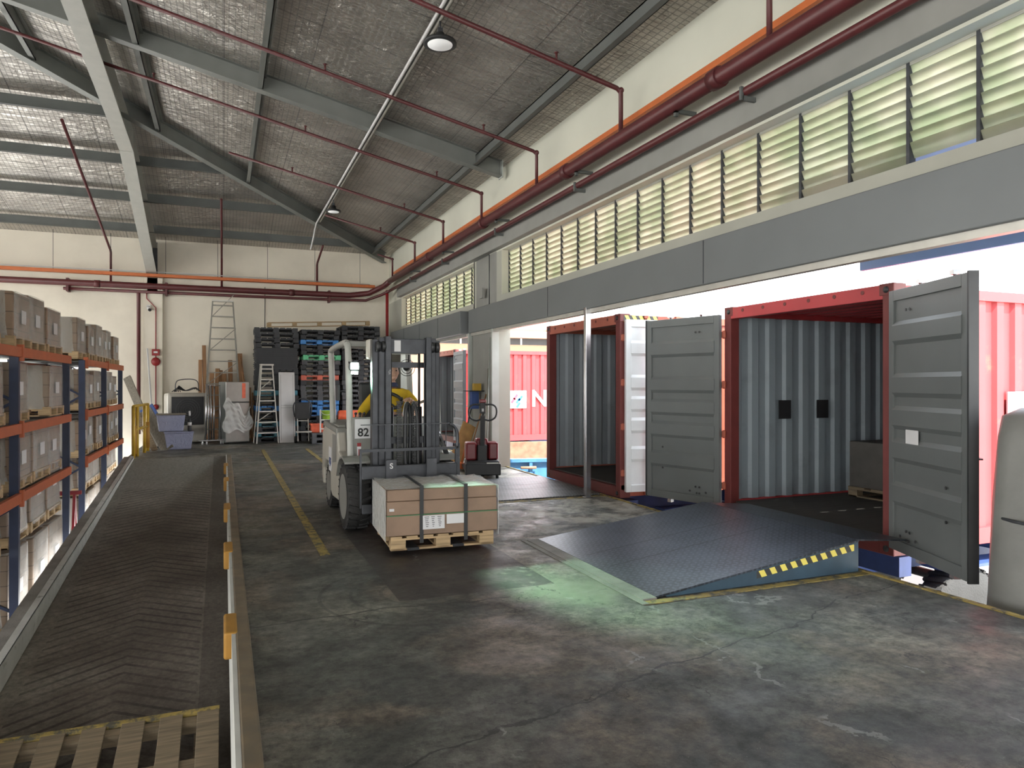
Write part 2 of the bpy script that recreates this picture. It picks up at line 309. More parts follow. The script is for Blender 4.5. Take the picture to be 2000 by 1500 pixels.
m_tub = film_mat('translucent_tub', .88); m_tub.node_tree.nodes['Principled BSDF'].inputs['Base Color'].default_value = (.30, .32, .46, 1)
m_rope = M('orange_strap', (.80, .30, .05), .6); m_bale = M('brown_sacking', (.33, .22, .14), .9, bump=.4); m_bl = M('blue_cloth', (.05, .09, .25), .8); m_tan = M('broom_straw', (.50, .30, .12), .9)
# ---------------------------------------------------------------- mesh helpers
class MB:
    def __init__(s): s.v = []; s.f = []; s.sm = []; s.T = Matrix.Identity(4)
    def add(s, vs, fs, smooth=False):
        o = len(s.v); s.v += [tuple(s.T @ Vector(v)) for v in vs]
        s.f += [tuple(i + o for i in f) for f in fs]; s.sm += [smooth] * len(fs); return s
    def box(s, x0, x1, y0, y1, z0, z1):
        return s.add([(x, y, z) for x in (x0, x1) for y in (y0, y1) for z in (z0, z1)],
                     [(0, 1, 3, 2), (4, 6, 7, 5), (0, 4, 5, 1), (2, 3, 7, 6), (0, 2, 6, 4), (1, 5, 7, 3)])
    def cb(s, c, d): return s.box(c[0] - d[0] / 2, c[0] + d[0] / 2, c[1] - d[1] / 2, c[1] + d[1] / 2, c[2] - d[2] / 2, c[2] + d[2] / 2)
    def bar(s, p, q, w, h, up=(0, 0, 1)):
        p, q = Vector(p), Vector(q); d = (q - p).normalized(); up = Vector(up)
        if abs(d.dot(up)) > .99: up = Vector((0, 1, 0))
        a = d.cross(up).normalized() * w / 2; b = a.cross(d).normalized() * h / 2
        return s.add([P + i * a + j * b for P in (p, q) for i, j in ((-1, -1), (1, -1), (1, 1), (-1, 1))],
                     [(0, 3, 2, 1), (4, 5, 6, 7), (0, 1, 5, 4), (1, 2, 6, 5), (2, 3, 7, 6), (3, 0, 4, 7)])
    def tube(s, pts, r, n=10, closed=False):
        pts = [Vector(p) for p in pts]; N = len(pts); rr = r if isinstance(r, (list, tuple)) else [r] * N
        vs = []; prev = None
        for i, p in enumerate(pts):
            a = pts[(i - 1) % N] if (i or closed) else p; b = pts[(i + 1) % N] if (i < N - 1 or closed) else p
            d = (b - a).normalized()
            if prev is None:
                u = d.orthogonal().normalized()
            else:
                u = (prev - d * prev.dot(d)).normalized()
            prev = u; v = d.cross(u)
            vs += [p + (u * math.cos(2 * PI * k / n) + v * math.sin(2 * PI * k / n)) * rr[i] for k in range(n)]
        fs = []
        for i in range(N if closed else N - 1):
            for k in range(n):
                a = i * n; b = ((i + 1) % N) * n
                fs.append((a + k, a + (k + 1) % n, b + (k + 1) % n, b + k))
        s.add(vs, fs, True)
        if not closed:
            o = len(s.v) - len(vs)
            s.f += [tuple(o + k for k in reversed(range(n))), tuple(o + (N - 1) * n + k for k in range(n))]; s.sm += [False, False]
        return s
    def lathe(s, prof, c=(0, 0, 0), axis='z', n=24, smooth=True):
        vs = []
        for r, h in prof:
            for k in range(n):
                a = 2 * PI * k / n; x, y = r * math.cos(a), r * math.sin(a)
                vs.append(Vector(c) + (Vector((x, y, h)) if axis == 'z' else Vector((h, x, y)) if axis == 'x' else Vector((x, h, y))))
        fs = [(i * n + k, i * n + (k + 1) % n, (i + 1) * n + (k + 1) % n, (i + 1) * n + k) for i in range(len(prof) - 1) for k in range(n)]
        s.add(vs, fs, smooth); o = len(s.v) - len(vs)
        if prof[0][0] > 1e-4: s.f.append(tuple(o + k for k in reversed(range(n)))); s.sm.append(False)
        if prof[-1][0] > 1e-4: s.f.append(tuple(o + (len(prof) - 1) * n + k for k in range(n))); s.sm.append(False)
        return s
    def sphere(s, c, r, n=14):
        r = r if isinstance(r, (tuple, list)) else (r, r, r); vs = [(c[0], c[1], c[2] - r[2])]; m_ = n // 2
        for i in range(1, m_):
            t = PI * i / m_
            vs += [(c[0] + r[0] * math.sin(t) * math.cos(2 * PI * k / n), c[1] + r[1] * math.sin(t) * math.sin(2 * PI * k / n), c[2] - r[2] * math.cos(t)) for k in range(n)]
        vs.append((c[0], c[1], c[2] + r[2])); fs = [(0, 1 + (k + 1) % n, 1 + k) for k in range(n)]
        for i in range(m_ - 2): fs += [(1 + i * n + k, 1 + i * n + (k + 1) % n, 1 + (i + 1) * n + (k + 1) % n, 1 + (i + 1) * n + k) for k in range(n)]
        L = len(vs) - 1; b = 1 + (m_ - 2) * n; fs += [(b + k, b + (k + 1) % n, L) for k in range(n)]
        return s.add(vs, fs, True)
    def prism(s, poly, a, b, axis='x'):
        # extrude a 2D polygon along an axis; poly coordinates are the two other axes in order
        n = len(poly)
        def mk(t, u, v): return {'x': (t, u, v), 'y': (u, t, v), 'z': (u, v, t)}[axis]
        vs = [mk(a, u, v) for u, v in poly] + [mk(b, u, v) for u, v in poly]
        return s.add(vs, [tuple(reversed(range(n))), tuple(range(n, 2 * n))] + [(i, (i + 1) % n, n + (i + 1) % n, n + i) for i in range(n)])
    def sheet(s, prof, a, b, t, mk):
        # profile polyline (u, v), thickness t in v, extruded a..b through mk(u, v, w)
        n = len(prof); vs = []
        for w_ in (a, b):
            vs += [mk(u, v, w_) for u, v in prof] + [mk(u, v + t, w_) for u, v in prof]
        fs = []
        for i in range(n - 1):
            fs += [(i, i + 1, 2 * n + i + 1, 2 * n + i), (n + i, 3 * n + i, 3 * n + i + 1, n + i + 1), (i, n + i, n + i + 1, i + 1), (2 * n + i, 2 * n + i + 1, 3 * n + i + 1, 3 * n + i)]
        fs += [(0, 2 * n, 3 * n, n), (n - 1, 2 * n - 1, 4 * n - 1, 3 * n - 1)]
        return s.add(vs, fs)
    def build(s, name, mat, parent=None, bevel=0, loc=None):
        me = bpy.data.meshes.new(name); me.from_pydata(s.v, [], s.f)
        me.polygons.foreach_set('use_smooth', s.sm); me.materials.append(mat)
        bm = bmesh.new(); bm.from_mesh(me); bmesh.ops.recalc_face_normals(bm, faces=bm.faces); bm.to_mesh(me); bm.free(); me.update()
        o = bpy.data.objects.new(name, me); C.objects.link(o)
        if parent: o.parent = parent
        if loc: o.location = loc
        if bevel:
            b = o.modifiers.new('bevel', 'BEVEL'); b.width = bevel; b.segments = 2; b.limit_method = 'ANGLE'; b.angle_limit = .7
        return o
def tag(o, label=None, cat=None, group=None, kind=None):
    if label: o['label'] = label
    if cat: o['category'] = cat
    if group: o['group'] = group
    if kind: o['kind'] = kind
    return o
def thing(name, label, cat, loc=(0, 0, 0), rz=0, group=None):
    o = bpy.data.objects.new(name, None); o.empty_display_size = .2; C.objects.link(o); o.location = loc; o.rotation_euler = (0, 0, rz)
    return tag(o, label, cat, group)
def struct(o, label, cat='structure'): return tag(o, label, cat, None, 'structure')
KIDS = {}
def dup(root, loc, rz=None, label=None, group=None, mats=None, eul=None):
    r = root.copy(); C.objects.link(r); r.location = loc
    if rz is not None: r.rotation_euler = (0, 0, rz)
    if eul is not None: r.rotation_euler = eul
    if label: r['label'] = label
    if group: r['group'] = group
    def rec(a, b):
        for ch in [o for o in list(bpy.data.objects) if o.parent == a]:
            c = ch.copy(); C.objects.link(c); c.parent = b; rec(ch, c)
    rec(root, r); return r
def text(name, body, size, mat, parent, loc, rot, depth=.004):
    cu = bpy.data.curves.new(name, 'FONT'); cu.body = body; cu.size = size; cu.extrude = depth; cu.align_x = 'CENTER'; cu.align_y = 'CENTER'; cu.offset = size * .02
    t = bpy.data.objects.new('t', cu); C.objects.link(t); bpy.context.view_layer.update()
    me = bpy.data.meshes.new_from_object(t.evaluated_get(bpy.context.evaluated_depsgraph_get())); bpy.data.objects.remove(t)
    me.materials.clear(); me.materials.append(mat)
    o = bpy.data.objects.new(name, me); C.objects.link(o); o.parent = parent; o.location = loc; o.rotation_euler = rot; return o
def curve_pts(pts, k=6):
    # Catmull-Rom
    P = [Vector(p) for p in pts]; P = [P[0]] + P + [P[-1]]; out = []
    for i in range(1, len(P) - 2):
        for j in range(k):
            t = j / k; a, b, c, d = P[i - 1], P[i], P[i + 1], P[i + 2]
            out.append(.5 * ((2 * b) + (-a + c) * t + (2 * a - 5 * b + 4 * c - d) * t * t + (-a + 3 * b - 3 * c + d) * t ** 3))
    return out + [P[-2]]

# ---------------------------------------------------------------- the building
XW = 4.9; YB = 22.5; ZE = 5.6; SL = .223; XR = -6.0; XL = -17.0; ZL = -1.3; YN = -9.0
# dock slab with ramp cut-out
s = MB()
s.box(.15, 5.08, YN, YB, -.35, 0); s.box(-1.95, .15, 17.0, YB, -.35, 0); s.box(.05, .15, YN, 17, -1.4, -.35)
struct(s.build('floor', m_floor), 'raised dock floor of dark worn cracked concrete', 'floor')
struct(MB().box(5.0, 5.08, YN, YB, -1.3, -.35).build('wall_dock', m_conc), 'concrete face of the loading dock above the yard', 'wall')
struct(MB().box(XL, -1.95, YN, YB, ZL - .1, ZL).box(-1.95, .05, YN, 5.0, ZL - .1, ZL).build('floor_lower', m_conc), 'lower warehouse floor of grey concrete under the racks', 'floor')
struct(MB().box(5.08, 60, -40, 70, ZL - .1, ZL).box(-45, XL, -40, 70, ZL - .1, ZL).build('ground', m_asph), 'pale concrete truck yard outside', 'ground')
RS = .108
def rz_(y): return -RS * (17 - y)
def wedge(mb, x0, x1, y0, y1, za0, za1, zb0, zb1):
    # za at y0, zb at y1 : (bottom, top)
    return mb.add([(x0, y0, za0), (x1, y0, za0), (x0, y0, za1), (x1, y0, za1), (x0, y1, zb0), (x1, y1, zb0), (x0, y1, zb1), (x1, y1, zb1)],
                  [(0, 1, 3, 2), (4, 6, 7, 5), (0, 2, 6, 4), (1, 5, 7, 3), (2, 3, 7, 6), (0, 4, 5, 1)])
struct(wedge(MB(), -1.78, .05, 5.0, 17.0, -1.45, rz_(5), -.4, 0).build('ramp', m_ramp), 'dark ribbed concrete ramp with chevron grooves', 'ramp')
s = wedge(MB(), -1.95, -1.78, 5.0, 17.0, -1.4, rz_(5) + .30, -.4, .06)
struct(s.build('ramp_kerb', m_conc), 'sloping grey kerb along the rack side of the ramp', 'kerb')
s = wedge(MB(), -1.785, -1.765, 5.0, 17.0, rz_(5) + .02, rz_(5) + .304, .005, .066)
s2 = wedge(MB(), -1.83, -1.765, 5.0, 17.0, rz_(5) + .29, rz_(5) + .305, .05, .068)
s.v += s2.v; s.f += [tuple(i + 8 for i in f) for f in s2.f]; s.sm += s2.sm
struct(s.build('trim_1', m_concw), 'white painted band on the inner side of the ramp kerb', 'paint band')
struct(MB().box(.07, .155, .5, 17.0, -.02, .035).build('trim_2', m_kerb, bevel=.01), 'brown kerb top along the dock edge of the ramp', 'kerb')
struct(MB().box(.046, .07, .5, 17.0, -.9, .03).build('trim_3', m_concw), 'white painted kerb face beside the ramp', 'paint band')
for y, L in ((5.0, .42), (7.35, .45), (9.8, .5), (12.6, .5), (14.9, .5)):
    o = MB().box(.0, .085, y - L / 2, y + L / 2, -.13, .04).build('edge_bumper', m_yel2, bevel=.015)
    lab = {5.0: 'yellow rubber bumper on the ramp kerb, nearest the foreground pallet', 7.35: 'yellow rubber bumper on the ramp kerb, second from the foreground',
           9.8: 'yellow rubber bumper in the middle of the ramp kerb', 12.6: 'yellow rubber bumper on the ramp kerb, second from the top of the ramp', 14.9: 'yellow rubber bumper on the ramp kerb, nearest the top of the ramp'}[y]
    tag(o, lab, 'bumper', 'yellow bumpers along the ramp kerb')
for k, (x, y0, y1) in enumerate(((.88, 6.8, 18.3), (1.9, 9.5, 18.2))):
    struct(MB().box(x - .045, x + .045, y0, y1, .0005, .004).build('trim_%d' % (4 + k), m_yel), ('long yellow floor line between ramp and forklift', 'faint yellow floor line running behind the forklift')[k], 'floor marking')
struct(MB().box(5.04, 5.085, YN, YB, .0, .012).build('trim_6', m_yel), 'worn yellow edge line of the loading dock', 'floor marking')

# right wall : header zone, windows
W1 = (1.2, 12.6); W2 = (14.2, 20.8); WZ0, WZ1 = 3.30, 4.15
T0, T1 = XW, XW + .24
s = MB()
s.box(T0, T1, 12.75, 14.15, 0, WZ1); s.box(T0, T1, 20.9, YB + .2, 0, WZ1); s.box(T0, T1, YN, 2.5, 0, 2.7)          # piers; last box is unseen wall added to cut light on the floor
s.box(T0, T1, YN, 12.75, 2.7, WZ0); s.box(T0, T1, 14.15, 20.9, 2.7, WZ0); s.box(T0, T1, YN, W1[0], WZ0, WZ1)
s.box(T0, T1, 12.6, 12.75, WZ0, WZ1); s.box(T0, T1, 14.15, 14.2, WZ0, WZ1); s.box(T0, T1, 20.8, 20.9, WZ0, WZ1)
struct(s.build('wall_right', m_wallr), 'grey green dock wall with two wide door openings', 'wall')
struct(MB().box(XW, T1, YN, YB, WZ1, ZE + .15).build('wall_right_upper', m_cream), 'cream upper part of the dock wall under the roof', 'wall')
struct(MB().box(4.78, XW + .02, YN, 20.9, WZ1 + .03, WZ1 + .34).build('trim_7', m_beamc, bevel=.01), 'grey concrete ledge beam above the louvre windows', 'beam')
struct(MB().box(4.82, 5.15, 12.85, 14.05, 0, 2.65).box(4.899, 5.15, 12.85, 14.05, 2.65, 4.18).build('wall_pier', m_beamc, bevel=.01), 'grey concrete pier between the two dock doors', 'pier')

def window(n, y0, y1, cols, lab):
    w_ = thing('window_%d' % n, lab, 'window'); w_['kind'] = 'structure'
    p = (y1 - y0) / cols; X = XW + .17
    f = MB()
    f.box(X - .03, X + .03, y0, y1, WZ0, WZ0 + .02).box(X - .03, X + .03, y0, y1, WZ1 - .025, WZ1)
    f.build('frame', m_alu, w_)
    for i in range(cols + 1):
        y = y0 + i * p; MB().box(X - .035, X + .035, y - .014, y + .014, WZ0, WZ1).build('louvre_mullion', m_dark, w_)
    nb = 9; bh = (WZ1 - WZ0 - .04) / nb
    for i in range(cols):
        g = MB(); a0, a1 = y0 + i * p + .016, y0 + (i + 1) * p - .016
        for k in range(nb):
            if n == 1 and i == 4 and k in (0,): continue
            z = WZ0 + .02 + (k + .5) * bh; dx = .026; dz = bh * .64; j = random.uniform(-.006, .006)
            g.add([(X + dx, a0, z - dz - j), (X + dx, a1, z - dz - j), (X - dx, a1, z + dz + j), (X - dx, a0, z + dz + j),
                   (X + dx - .005, a0, z - dz - .003), (X + dx - .005, a1, z - dz - .003), (X - dx - .005, a1, z + dz - .003), (X - dx - .005, a0, z + dz - .003)],
                  [(0, 1, 2, 3), (7, 6, 5, 4), (0, 4, 5, 1), (1, 5, 6, 2), (2, 6, 7, 3), (3, 7, 4, 0)])
        g.build('louvre_blades', m_glass, w_)
    rv = MB(); rv.box(XW + .001, T1, y1 - .004, y1 + .012, WZ0, WZ1)
    rv.build('reveal', m_cream, w_)
    return w_
window(1, 1.2, 12.58, 20, 'long louvred glass window above the near dock door')
window(2, 14.22, 20.8, 12, 'shorter louvred glass window above the far dock door')

def shutter(n, y0, y1, x0, lab):
    t = thing('roller_shutter', lab, 'roller shutter', (0, 0, 0))
    MB().box(x0, XW - .002, y0, y1, 2.66, 3.14).build('shutter_housing', m_house, t, bevel=.008)
    for y in [y0 + (y1 - y0) * k / 4 for k in (1, 2, 3)]:
        MB().box(x0 - .004, x0 + .01, y - .006, y + .006, 2.67, 3.13).build('joint_strip', m_dark, t)
    MB().box(XW - .12, XW - .04, y0 + .05, y1 - .05, 2.60, 2.66).build('bottom_bar', m_alu, t)
    return t
shutter(1, -1.6, 14.1, 4.74, 'long grey roller shutter box over the near dock opening')
shutter(2, 14.3, 21.0, 4.62, 'short grey roller shutter box over the far dock opening')
tag(MB().box(4.72, 4.80, 8.86, 8.93, 0, 2.68).box(4.70, 4.82, 8.84, 8.95, 0, .01).build('door_post', m_chrome, bevel=.004), 'slim polished steel post standing in the near dock opening', 'post')
for y, lab in ((12.78, 'steel guide rail of the near shutter at the pier'), (14.18, 'steel guide rail of the far shutter at the pier')):
    tag(MB().box(4.76, 4.9, y - .05, y + .02, 0, 2.66).build('shutter_guide', m_steel_l), lab, 'guide rail')

# back wall, left wall, front wall, ceiling
s = MB().box(-3.7, 5.18, YB, YB + .25, ZL, ZE + .2).box(XL, -3.7, YB, YB + .25, 2.25, ZE + .2).box(XL, -15, YB, YB + .25, ZL, 2.25).box(-8.3, -7.9, YB, YB + .25, ZL, 2.25)
struct(s.build('wall_back', m_wall), 'cream painted back wall of the warehouse', 'wall')
struct(MB().box(-2.08, -1.6, YB - .14, YB, 0, 4.6).build('wall_column', m_wall, bevel=.01), 'cream painted column on the back wall below the main rafter', 'column')
struct(MB().box(XL - .2, XL, YN, YB, 4.6, ZE + .1).box(XL - .2, XL, 6, 6.4, ZL, 4.6).box(XL - .2, XL, 14, 14.4, ZL, 4.6).box(XL - .2, XL, YN, -7, ZL, 4.6).build('wall_left', m_wall), 'far left wall with openings shaped to let daylight in', 'wall')  # openings sized to bring more light in from the left
struct(MB().box(XL, -13, YN - .2, YN, ZL, ZE).box(-3.5, -1, YN - .2, YN, ZL, ZE).box(XL, 5.18, YN - .2, YN, 3.6, ZE + 2.4).build('wall_front', m_wall), 'unseen wall behind the viewer with openings added to let daylight in', 'wall')  # wide openings left out of view so daylight enters from behind
def rzf(X, Y):   # height of the roof lining
    d = min(4.9 - X, YB - Y, X - XL + .1); return ZE + .10 + SL * max(d, -1.5)
E_ = 1.1
ap = XR; zr = ZE + .10 + SL * (4.9 - XR)
v = [(XW + .32, YN, ZE + .03), (XW + .32, YB + .32, ZE + .03), (ap, YB - (4.9 - ap), zr), (ap, YN, zr), (XL - .3, YB + .32, ZE + .03), (XL - .3, YN, ZE + .03)]
s = MB(); s.add(v + [(a, b, c + .06) for a, b, c in v], [(0, 1, 2, 3), (1, 4, 2), (4, 5, 3, 2), (6, 9, 8, 7), (7, 8, 10), (10, 8, 9, 11), (0, 6, 7, 1), (1, 7, 10, 4), (4, 10, 11, 5), (5, 11, 9, 3), (3, 9, 6, 0)])
struct(s.build('ceiling', m_foil), 'sloping roof lining of foil insulation behind wire mesh', 'ceiling')
struct(MB().box(XW + .24, XW + 1.1, YN, YB + 1, ZE - .28, ZE - .2).build('shade_eave', m_steel_l), 'unseen outside eave above the dock, added to shade the doors from sun', 'eave')  # added out of view; its width keeps sun off dock floor and container doors

def zb(d): return 5.43 + SL * (d - .0)       # underside of the steel; d = distance in from the eave line at 4.9
def ibeam(p, q, w_, h_, name, mat, lab, tf=.015):
    s = MB(); p, q = Vector(p), Vector(q)
    u = Vector((0, 0, 1))
    s.bar(p + u * tf / 2, q + u * tf / 2, w_, tf); s.bar(p + u * (h_ - tf / 2), q + u * (h_ - tf / 2), w_, tf); s.bar(p + u * h_ / 2, q + u * h_ / 2, .012, h_ - tf)
    o = s.build(name, mat); struct(o, lab, 'roof beam'); return o
m_ra = M('rafter_grey', (.19, .20, .188), .5, .1, var=.1, scale=3)
ibeam((4.78, 12.3, zb(.12) - .02), (XR, 12.3, zb(10.9) - .02), .17, .30, 'roof_rafter', m_ra, 'grey rafter running up the right roof slope from the pier')
ibeam((4.78, 3.6, zb(.12) - .02), (XR, 3.6, zb(10.9) - .02), .17, .30, 'roof_rafter', m_ra, 'grey rafter over the foreground of the dock')
s = MB().box(4.76, 4.78, 12.2, 12.4, zb(.12) - .04, zb(.12) + .34); struct(s.build('rafter_end_plate', m_steel_l), 'end plate of the rafter above the dock wall', 'plate')
ibeam((4.7, YB - .2, zb(.2) - .06), (XR, YB - 10.9, zb(10.9) - .06), .17, .32, 'hip_rafter', m_ra, 'grey hip rafter climbing from the far corner of the roof')
def purlin_y(d, y0, y1, lab, mat=m_steel):
    x = 4.9 - d; z = zb(d); s = MB(); s.box(x - .045, x + .045, y0, y1, z, z + .012).box(x + .033, x + .045, y0, y1, z, z + .22).box(x + .033, x + .10, y0, y1, z + .20, z + .22)
    struct(s.build('roof_purlin', mat), lab, 'roof beam')
names = ['nearest the dock wall', 'carrying the lamps', 'third from the dock wall', 'fourth from the dock wall', 'fifth from the dock wall, left of the main rafter', 'sixth from the dock wall']
for k, d in enumerate((.66, 2.5, 4.35, 6.15, 7.95, 9.75)):
    purlin_y(d, YN, YB - d - .05, 'roof purlin on the right slope, ' + names[k], m_ra if k else m_steel)
for k, d in enumerate((1.1, 2.9, 4.7, 6.5, 8.3)):
    y = YB - d; z = zb(d); s = MB(); s.box(XL + d, 4.9 - d - .05, y - .045, y + .045, z, z + .012).box(XL + d, 4.9 - d - .05, y + .02, y + .035, z, z + .22)
    struct(s.build('roof_purlin', m_steel), 'roof purlin on the rear slope, ' + ['lowest, just above the back wall', 'second from the bottom', 'third from the bottom', 'fourth from the bottom', 'highest on the rear slope'][k], 'roof beam')
# main frame above the ramp (haunched)
s = MB(); xm = -1.86
pr = [(22.36, 4.60), (16.6, 6.42), (10.9, 6.66), (4.0, 6.95)]; tp = [(22.36, 5.45), (16.6, 6.86), (10.9, 7.10), (4.0, 7.10)]
for i in range(3):
    a, b, c, d_ = pr[i], pr[i + 1], tp[i], tp[i + 1]
    s.bar((xm, a[0], a[1]), (xm, b[0], b[1]), .26, .02); s.bar((xm, c[0], c[1]), (xm, d_[0], d_[1]), .26, .02)
    s.add([(xm - .008, a[0], a[1]), (xm + .008, a[0], a[1]), (xm - .008, b[0], b[1]), (xm + .008, b[0], b[1]), (xm - .008, c[0], c[1]), (xm + .008, c[0], c[1]), (xm - .008, d_[0], d_[1]), (xm + .008, d_[0], d_[1])],
          [(0, 2, 6, 4), (1, 5, 7, 3), (0, 4, 5, 1), (2, 3, 7, 6)])
s.box(xm - .13, xm + .13, 16.59, 16.61, 6.40, 6.88)
struct(s.build('main_rafter', M('main_rafter_pale', (.42, .42, .385), .5, .05, var=.05)), 'deep pale grey haunched steel rafter coming down to the back wall', 'roof beam')
struct(MB().box(xm - .13, xm + .13, YB - .14, YB - .12, 4.2, 5.6).build('rafter_bracket', m_dark), 'dark bolted bracket where the main rafter meets the back wall', 'bracket')

# roof mesh support wires
for k, d in enumerate((1.2, 2.0, 3.4)):
    pass

# ---------------------------------------------------------------- fire pipes and conduits
def br(y, x, z):  return MB().box(x - .02, XW, y - .02, y + .02, z - .02, z + .02).box(x - .02, x + .02, y - .02, y + .02, z - .06, z + .12)
t = thing('fire_main_pipe', 'thick dark red fire main running along the dock wall under the roof', 'pipe')
MB().tube([(4.64, YN + .1, 4.70), (4.64, 10, 4.70), (4.64, 21.2, 4.70)], .085, 14).build('pipe', m_red, t)
for y in (3.1, 5.9, 9.3, 12.9, 16.8): MB().tube([(4.64, y - .07, 4.70), (4.64, y + .07, 4.70)], .105, 14).build('coupling', m_red, t)
for y in (2.2, 6.6, 9.0, 12.2, 15.6, 18.6): br(y, 4.64, 4.62).build('bracket', m_steel, t)
t = thing('fire_main_pipe', 'thick dark red fire main running along the back wall', 'pipe')
MB().tube([(4.64, 21.2, 4.70), (4.58, 21.7, 4.62), (4.2, 22.12, 4.42), (3.6, 22.24, 4.34), (0, 22.24, 4.34), (-10, 22.24, 4.34)], .085, 14).build('pipe', m_red, t)
for x in (3.0, -1.5, -3.9): MB().box(x - .03, x + .03, 22.2, YB, 4.10, 4.46).build('bracket', m_red, t)
for x in (1.9, -3.2): MB().tube([(x - .07, 22.24, 4.34), (x + .07, 22.24, 4.34)], .1, 14).build('coupling', m_red, t)
t = thing('hose_reel_pipe', 'thinner red pipe running below the fire main', 'pipe')
MB().tube([(4.66, YN + .1, 4.42), (4.66, 10, 4.42), (4.66, 21.3, 4.42)], .042, 10).build('pipe', m_red, t)
for y in (2.2, 5.5, 9.0, 12.2, 15.6, 18.6): MB().box(4.62, XW, y - .015, y + .015, 4.33, 4.375).box(4.60, 4.63, y - .015, y + .015, 4.33, 4.46).build('bracket', m_steel, t)
t = thing('hose_reel_pipe', 'thinner red pipe below the fire main on the back wall with a drop pipe', 'pipe')
MB().tube([(4.66, 21.3, 4.42), (4.5, 21.8, 4.34), (4.1, 22.2, 4.20), (2, 22.28, 4.18), (-4, 22.28, 4.18)], .042, 10).build('pipe', m_red, t)
MB().tube([(-2.2, 22.3, 4.18), (-2.2, 22.32, 4.1), (-2.2, 22.34, .2)], .05, 10).build('drop_pipe', m_red, t)
# corner riser
t = thing('corner_riser_pipe', 'red vertical pipe in the far right corner by the pallet stacks', 'pipe')
MB().tube([(4.62, 21.5, 4.45), (4.62, 21.5, .8)], .045, 10).build('pipe', m_redb, t); MB().tube([(4.62, 21.5, 2.9), (4.62, 21.5, 3.02)], .09, 10).build('valve', m_dark, t)
# sprinkler branches on the right slope
BY = (5.15, 7.78, 10.38, 13.0, 15.6, 18.2, 20.85)
XEND = (-5, -5, -5, -3.2, .1, 2.35, 4.2)
plab = ['nearest the viewer at the top edge', 'second from the viewer', 'just in front of the pier rafter', 'just behind the pier rafter', 'ending on the hip rafter near the middle', 'short one near the far lamp', 'shortest one in the far corner']
for k, (y, xe) in enumerate(zip(BY, XEND)):
    t = thing('sprinkler_pipe', 'dark red sprinkler branch, right slope, ' + plab[k], 'pipe', group='sprinkler branch pipes')
    xa = 4.64; z0 = 5.31; L = xa - xe; f = lambda x: z0 + SL * (xa - x)
    MB().tube([(xa, y, 4.76), (xa, y, z0 - .05), (xa - .015, y, z0 - .02), (xa - .06, y, z0 + .01), (xe, y, f(xe))], .027 if k != 1 else .03, 8).build('pipe', m_red, t)
    MB().sphere((xa, y, z0 - .01), .042, 10).build('elbow', m_red, t)
    x = xa - .9
    while x > xe + .1:
        MB().tube([(x, y, f(x)), (x, y, f(x) + .12)], .014, 6).lathe([(.0, .10), (.03, .105), (.03, .112), (0, .115)], (x, y, f(x)), n=8).build('sprinkler_head', m_red, t); x -= 2.4
for k, (x, ye, z1) in enumerate(((-2.88, 15.9, 1), (-.05, 18.6, 1), (2.64, 20.9, 1))):
    t = thing('sprinkler_pipe', 'dark red sprinkler branch on the rear roof slope, ' + ('left of the main rafter', 'above the tall ladder', 'above the pallet stacks')[k], 'pipe', group='sprinkler branch pipes')
    ya = 22.3; z0 = 5.22
    MB().tube([(x, ya, 4.4), (x, ya, z0), (x, ya - .08, z0 + .06), (x, ye, z0 + .03 + SL * (ya - ye))], .03, 8).build('pipe', m_red, t)
    if k < 2: MB().tube([(x, ye + 1.2, z0 + SL * (ya - ye - 1.2)), (x, ye + 1.2, z0 + .16 + SL * (ya - ye - 1.2))], .014, 6).build('sprinkler_head', m_red, t)
# orange conduits
t = thing('orange_conduit', 'orange conduit fixed along the upper dock wall', 'conduit')
MB().box(XW - .07, XW, YN, 21.6, 4.97, 5.04).build('conduit', m_orange, t)
t = thing('cable_tray', 'orange cable tray hung on rods along the back wall', 'cable tray')
MB().box(-12, 4.35, 21.98, 22.18, 4.58, 4.66).build('tray', m_orange, t, bevel=.006)
for k in range(11): MB().tube([(3.9 - 1.35 * k, 22.08, 4.62), (3.9 - 1.35 * k, 22.08, 5.72)], .006, 5).build('hanger_rod', m_dark, t)
MB().tube([(-12, 22.05, 4.72), (-5, 22.05, 4.70), (-1, 22.05, 4.72), (4.2, 22.05, 4.68)], .012, 6).build('cable', m_white, t)
# white lamp conduit under the purlin
t = thing('lamp_conduit', 'white conduit fixed under the purlin that carries the lamps', 'conduit')
zc = zb(2.5) - .03
MB().tube([(2.33, YN, zc), (2.33, YB - 2.7, zc), (2.33, 20.15, zc - .1), (2.30, 20.35, zc - .35), (2.24, 20.4, zc - .62)], .022, 8).build('conduit', m_white, t)
MB().tube([(2.40, YN, zc), (2.40, YB - 2.9, zc)], .02, 8).build('conduit_tube', m_alu, t)
def highbay(y, lab, s_=1):
    t = thing('high_bay_lamp', lab, 'lamp', (2.4, y, 5.70), 0, 'high bay lamps')
    MB().lathe([(.0, .10), (.05, .10), (.06, .03), (.19 * s_, .0), (.20 * s_, -.02), (.20 * s_, -.04), (.15 * s_, -.04)], n=32).build('lamp_housing', m_black, t)
    MB().lathe([(0, -.048), (.148 * s_, -.048), (.15 * s_, -.04), (0, -.039)], n=32).build('diffuser', m_lamp, t)
    MB().tube([(0, 0, .1), (0, 0, .3)], .012, 6).box(-.03, .03, -.02, .02, .1, .16).build('hanger', m_white if s_ > 1 else m_dark, t)
    return t
highbay(8.2, 'black high bay lamp with white disc near the top edge of the photo', 1.0); highbay(17.1, 'small far black high bay lamp near the back wall', .85)
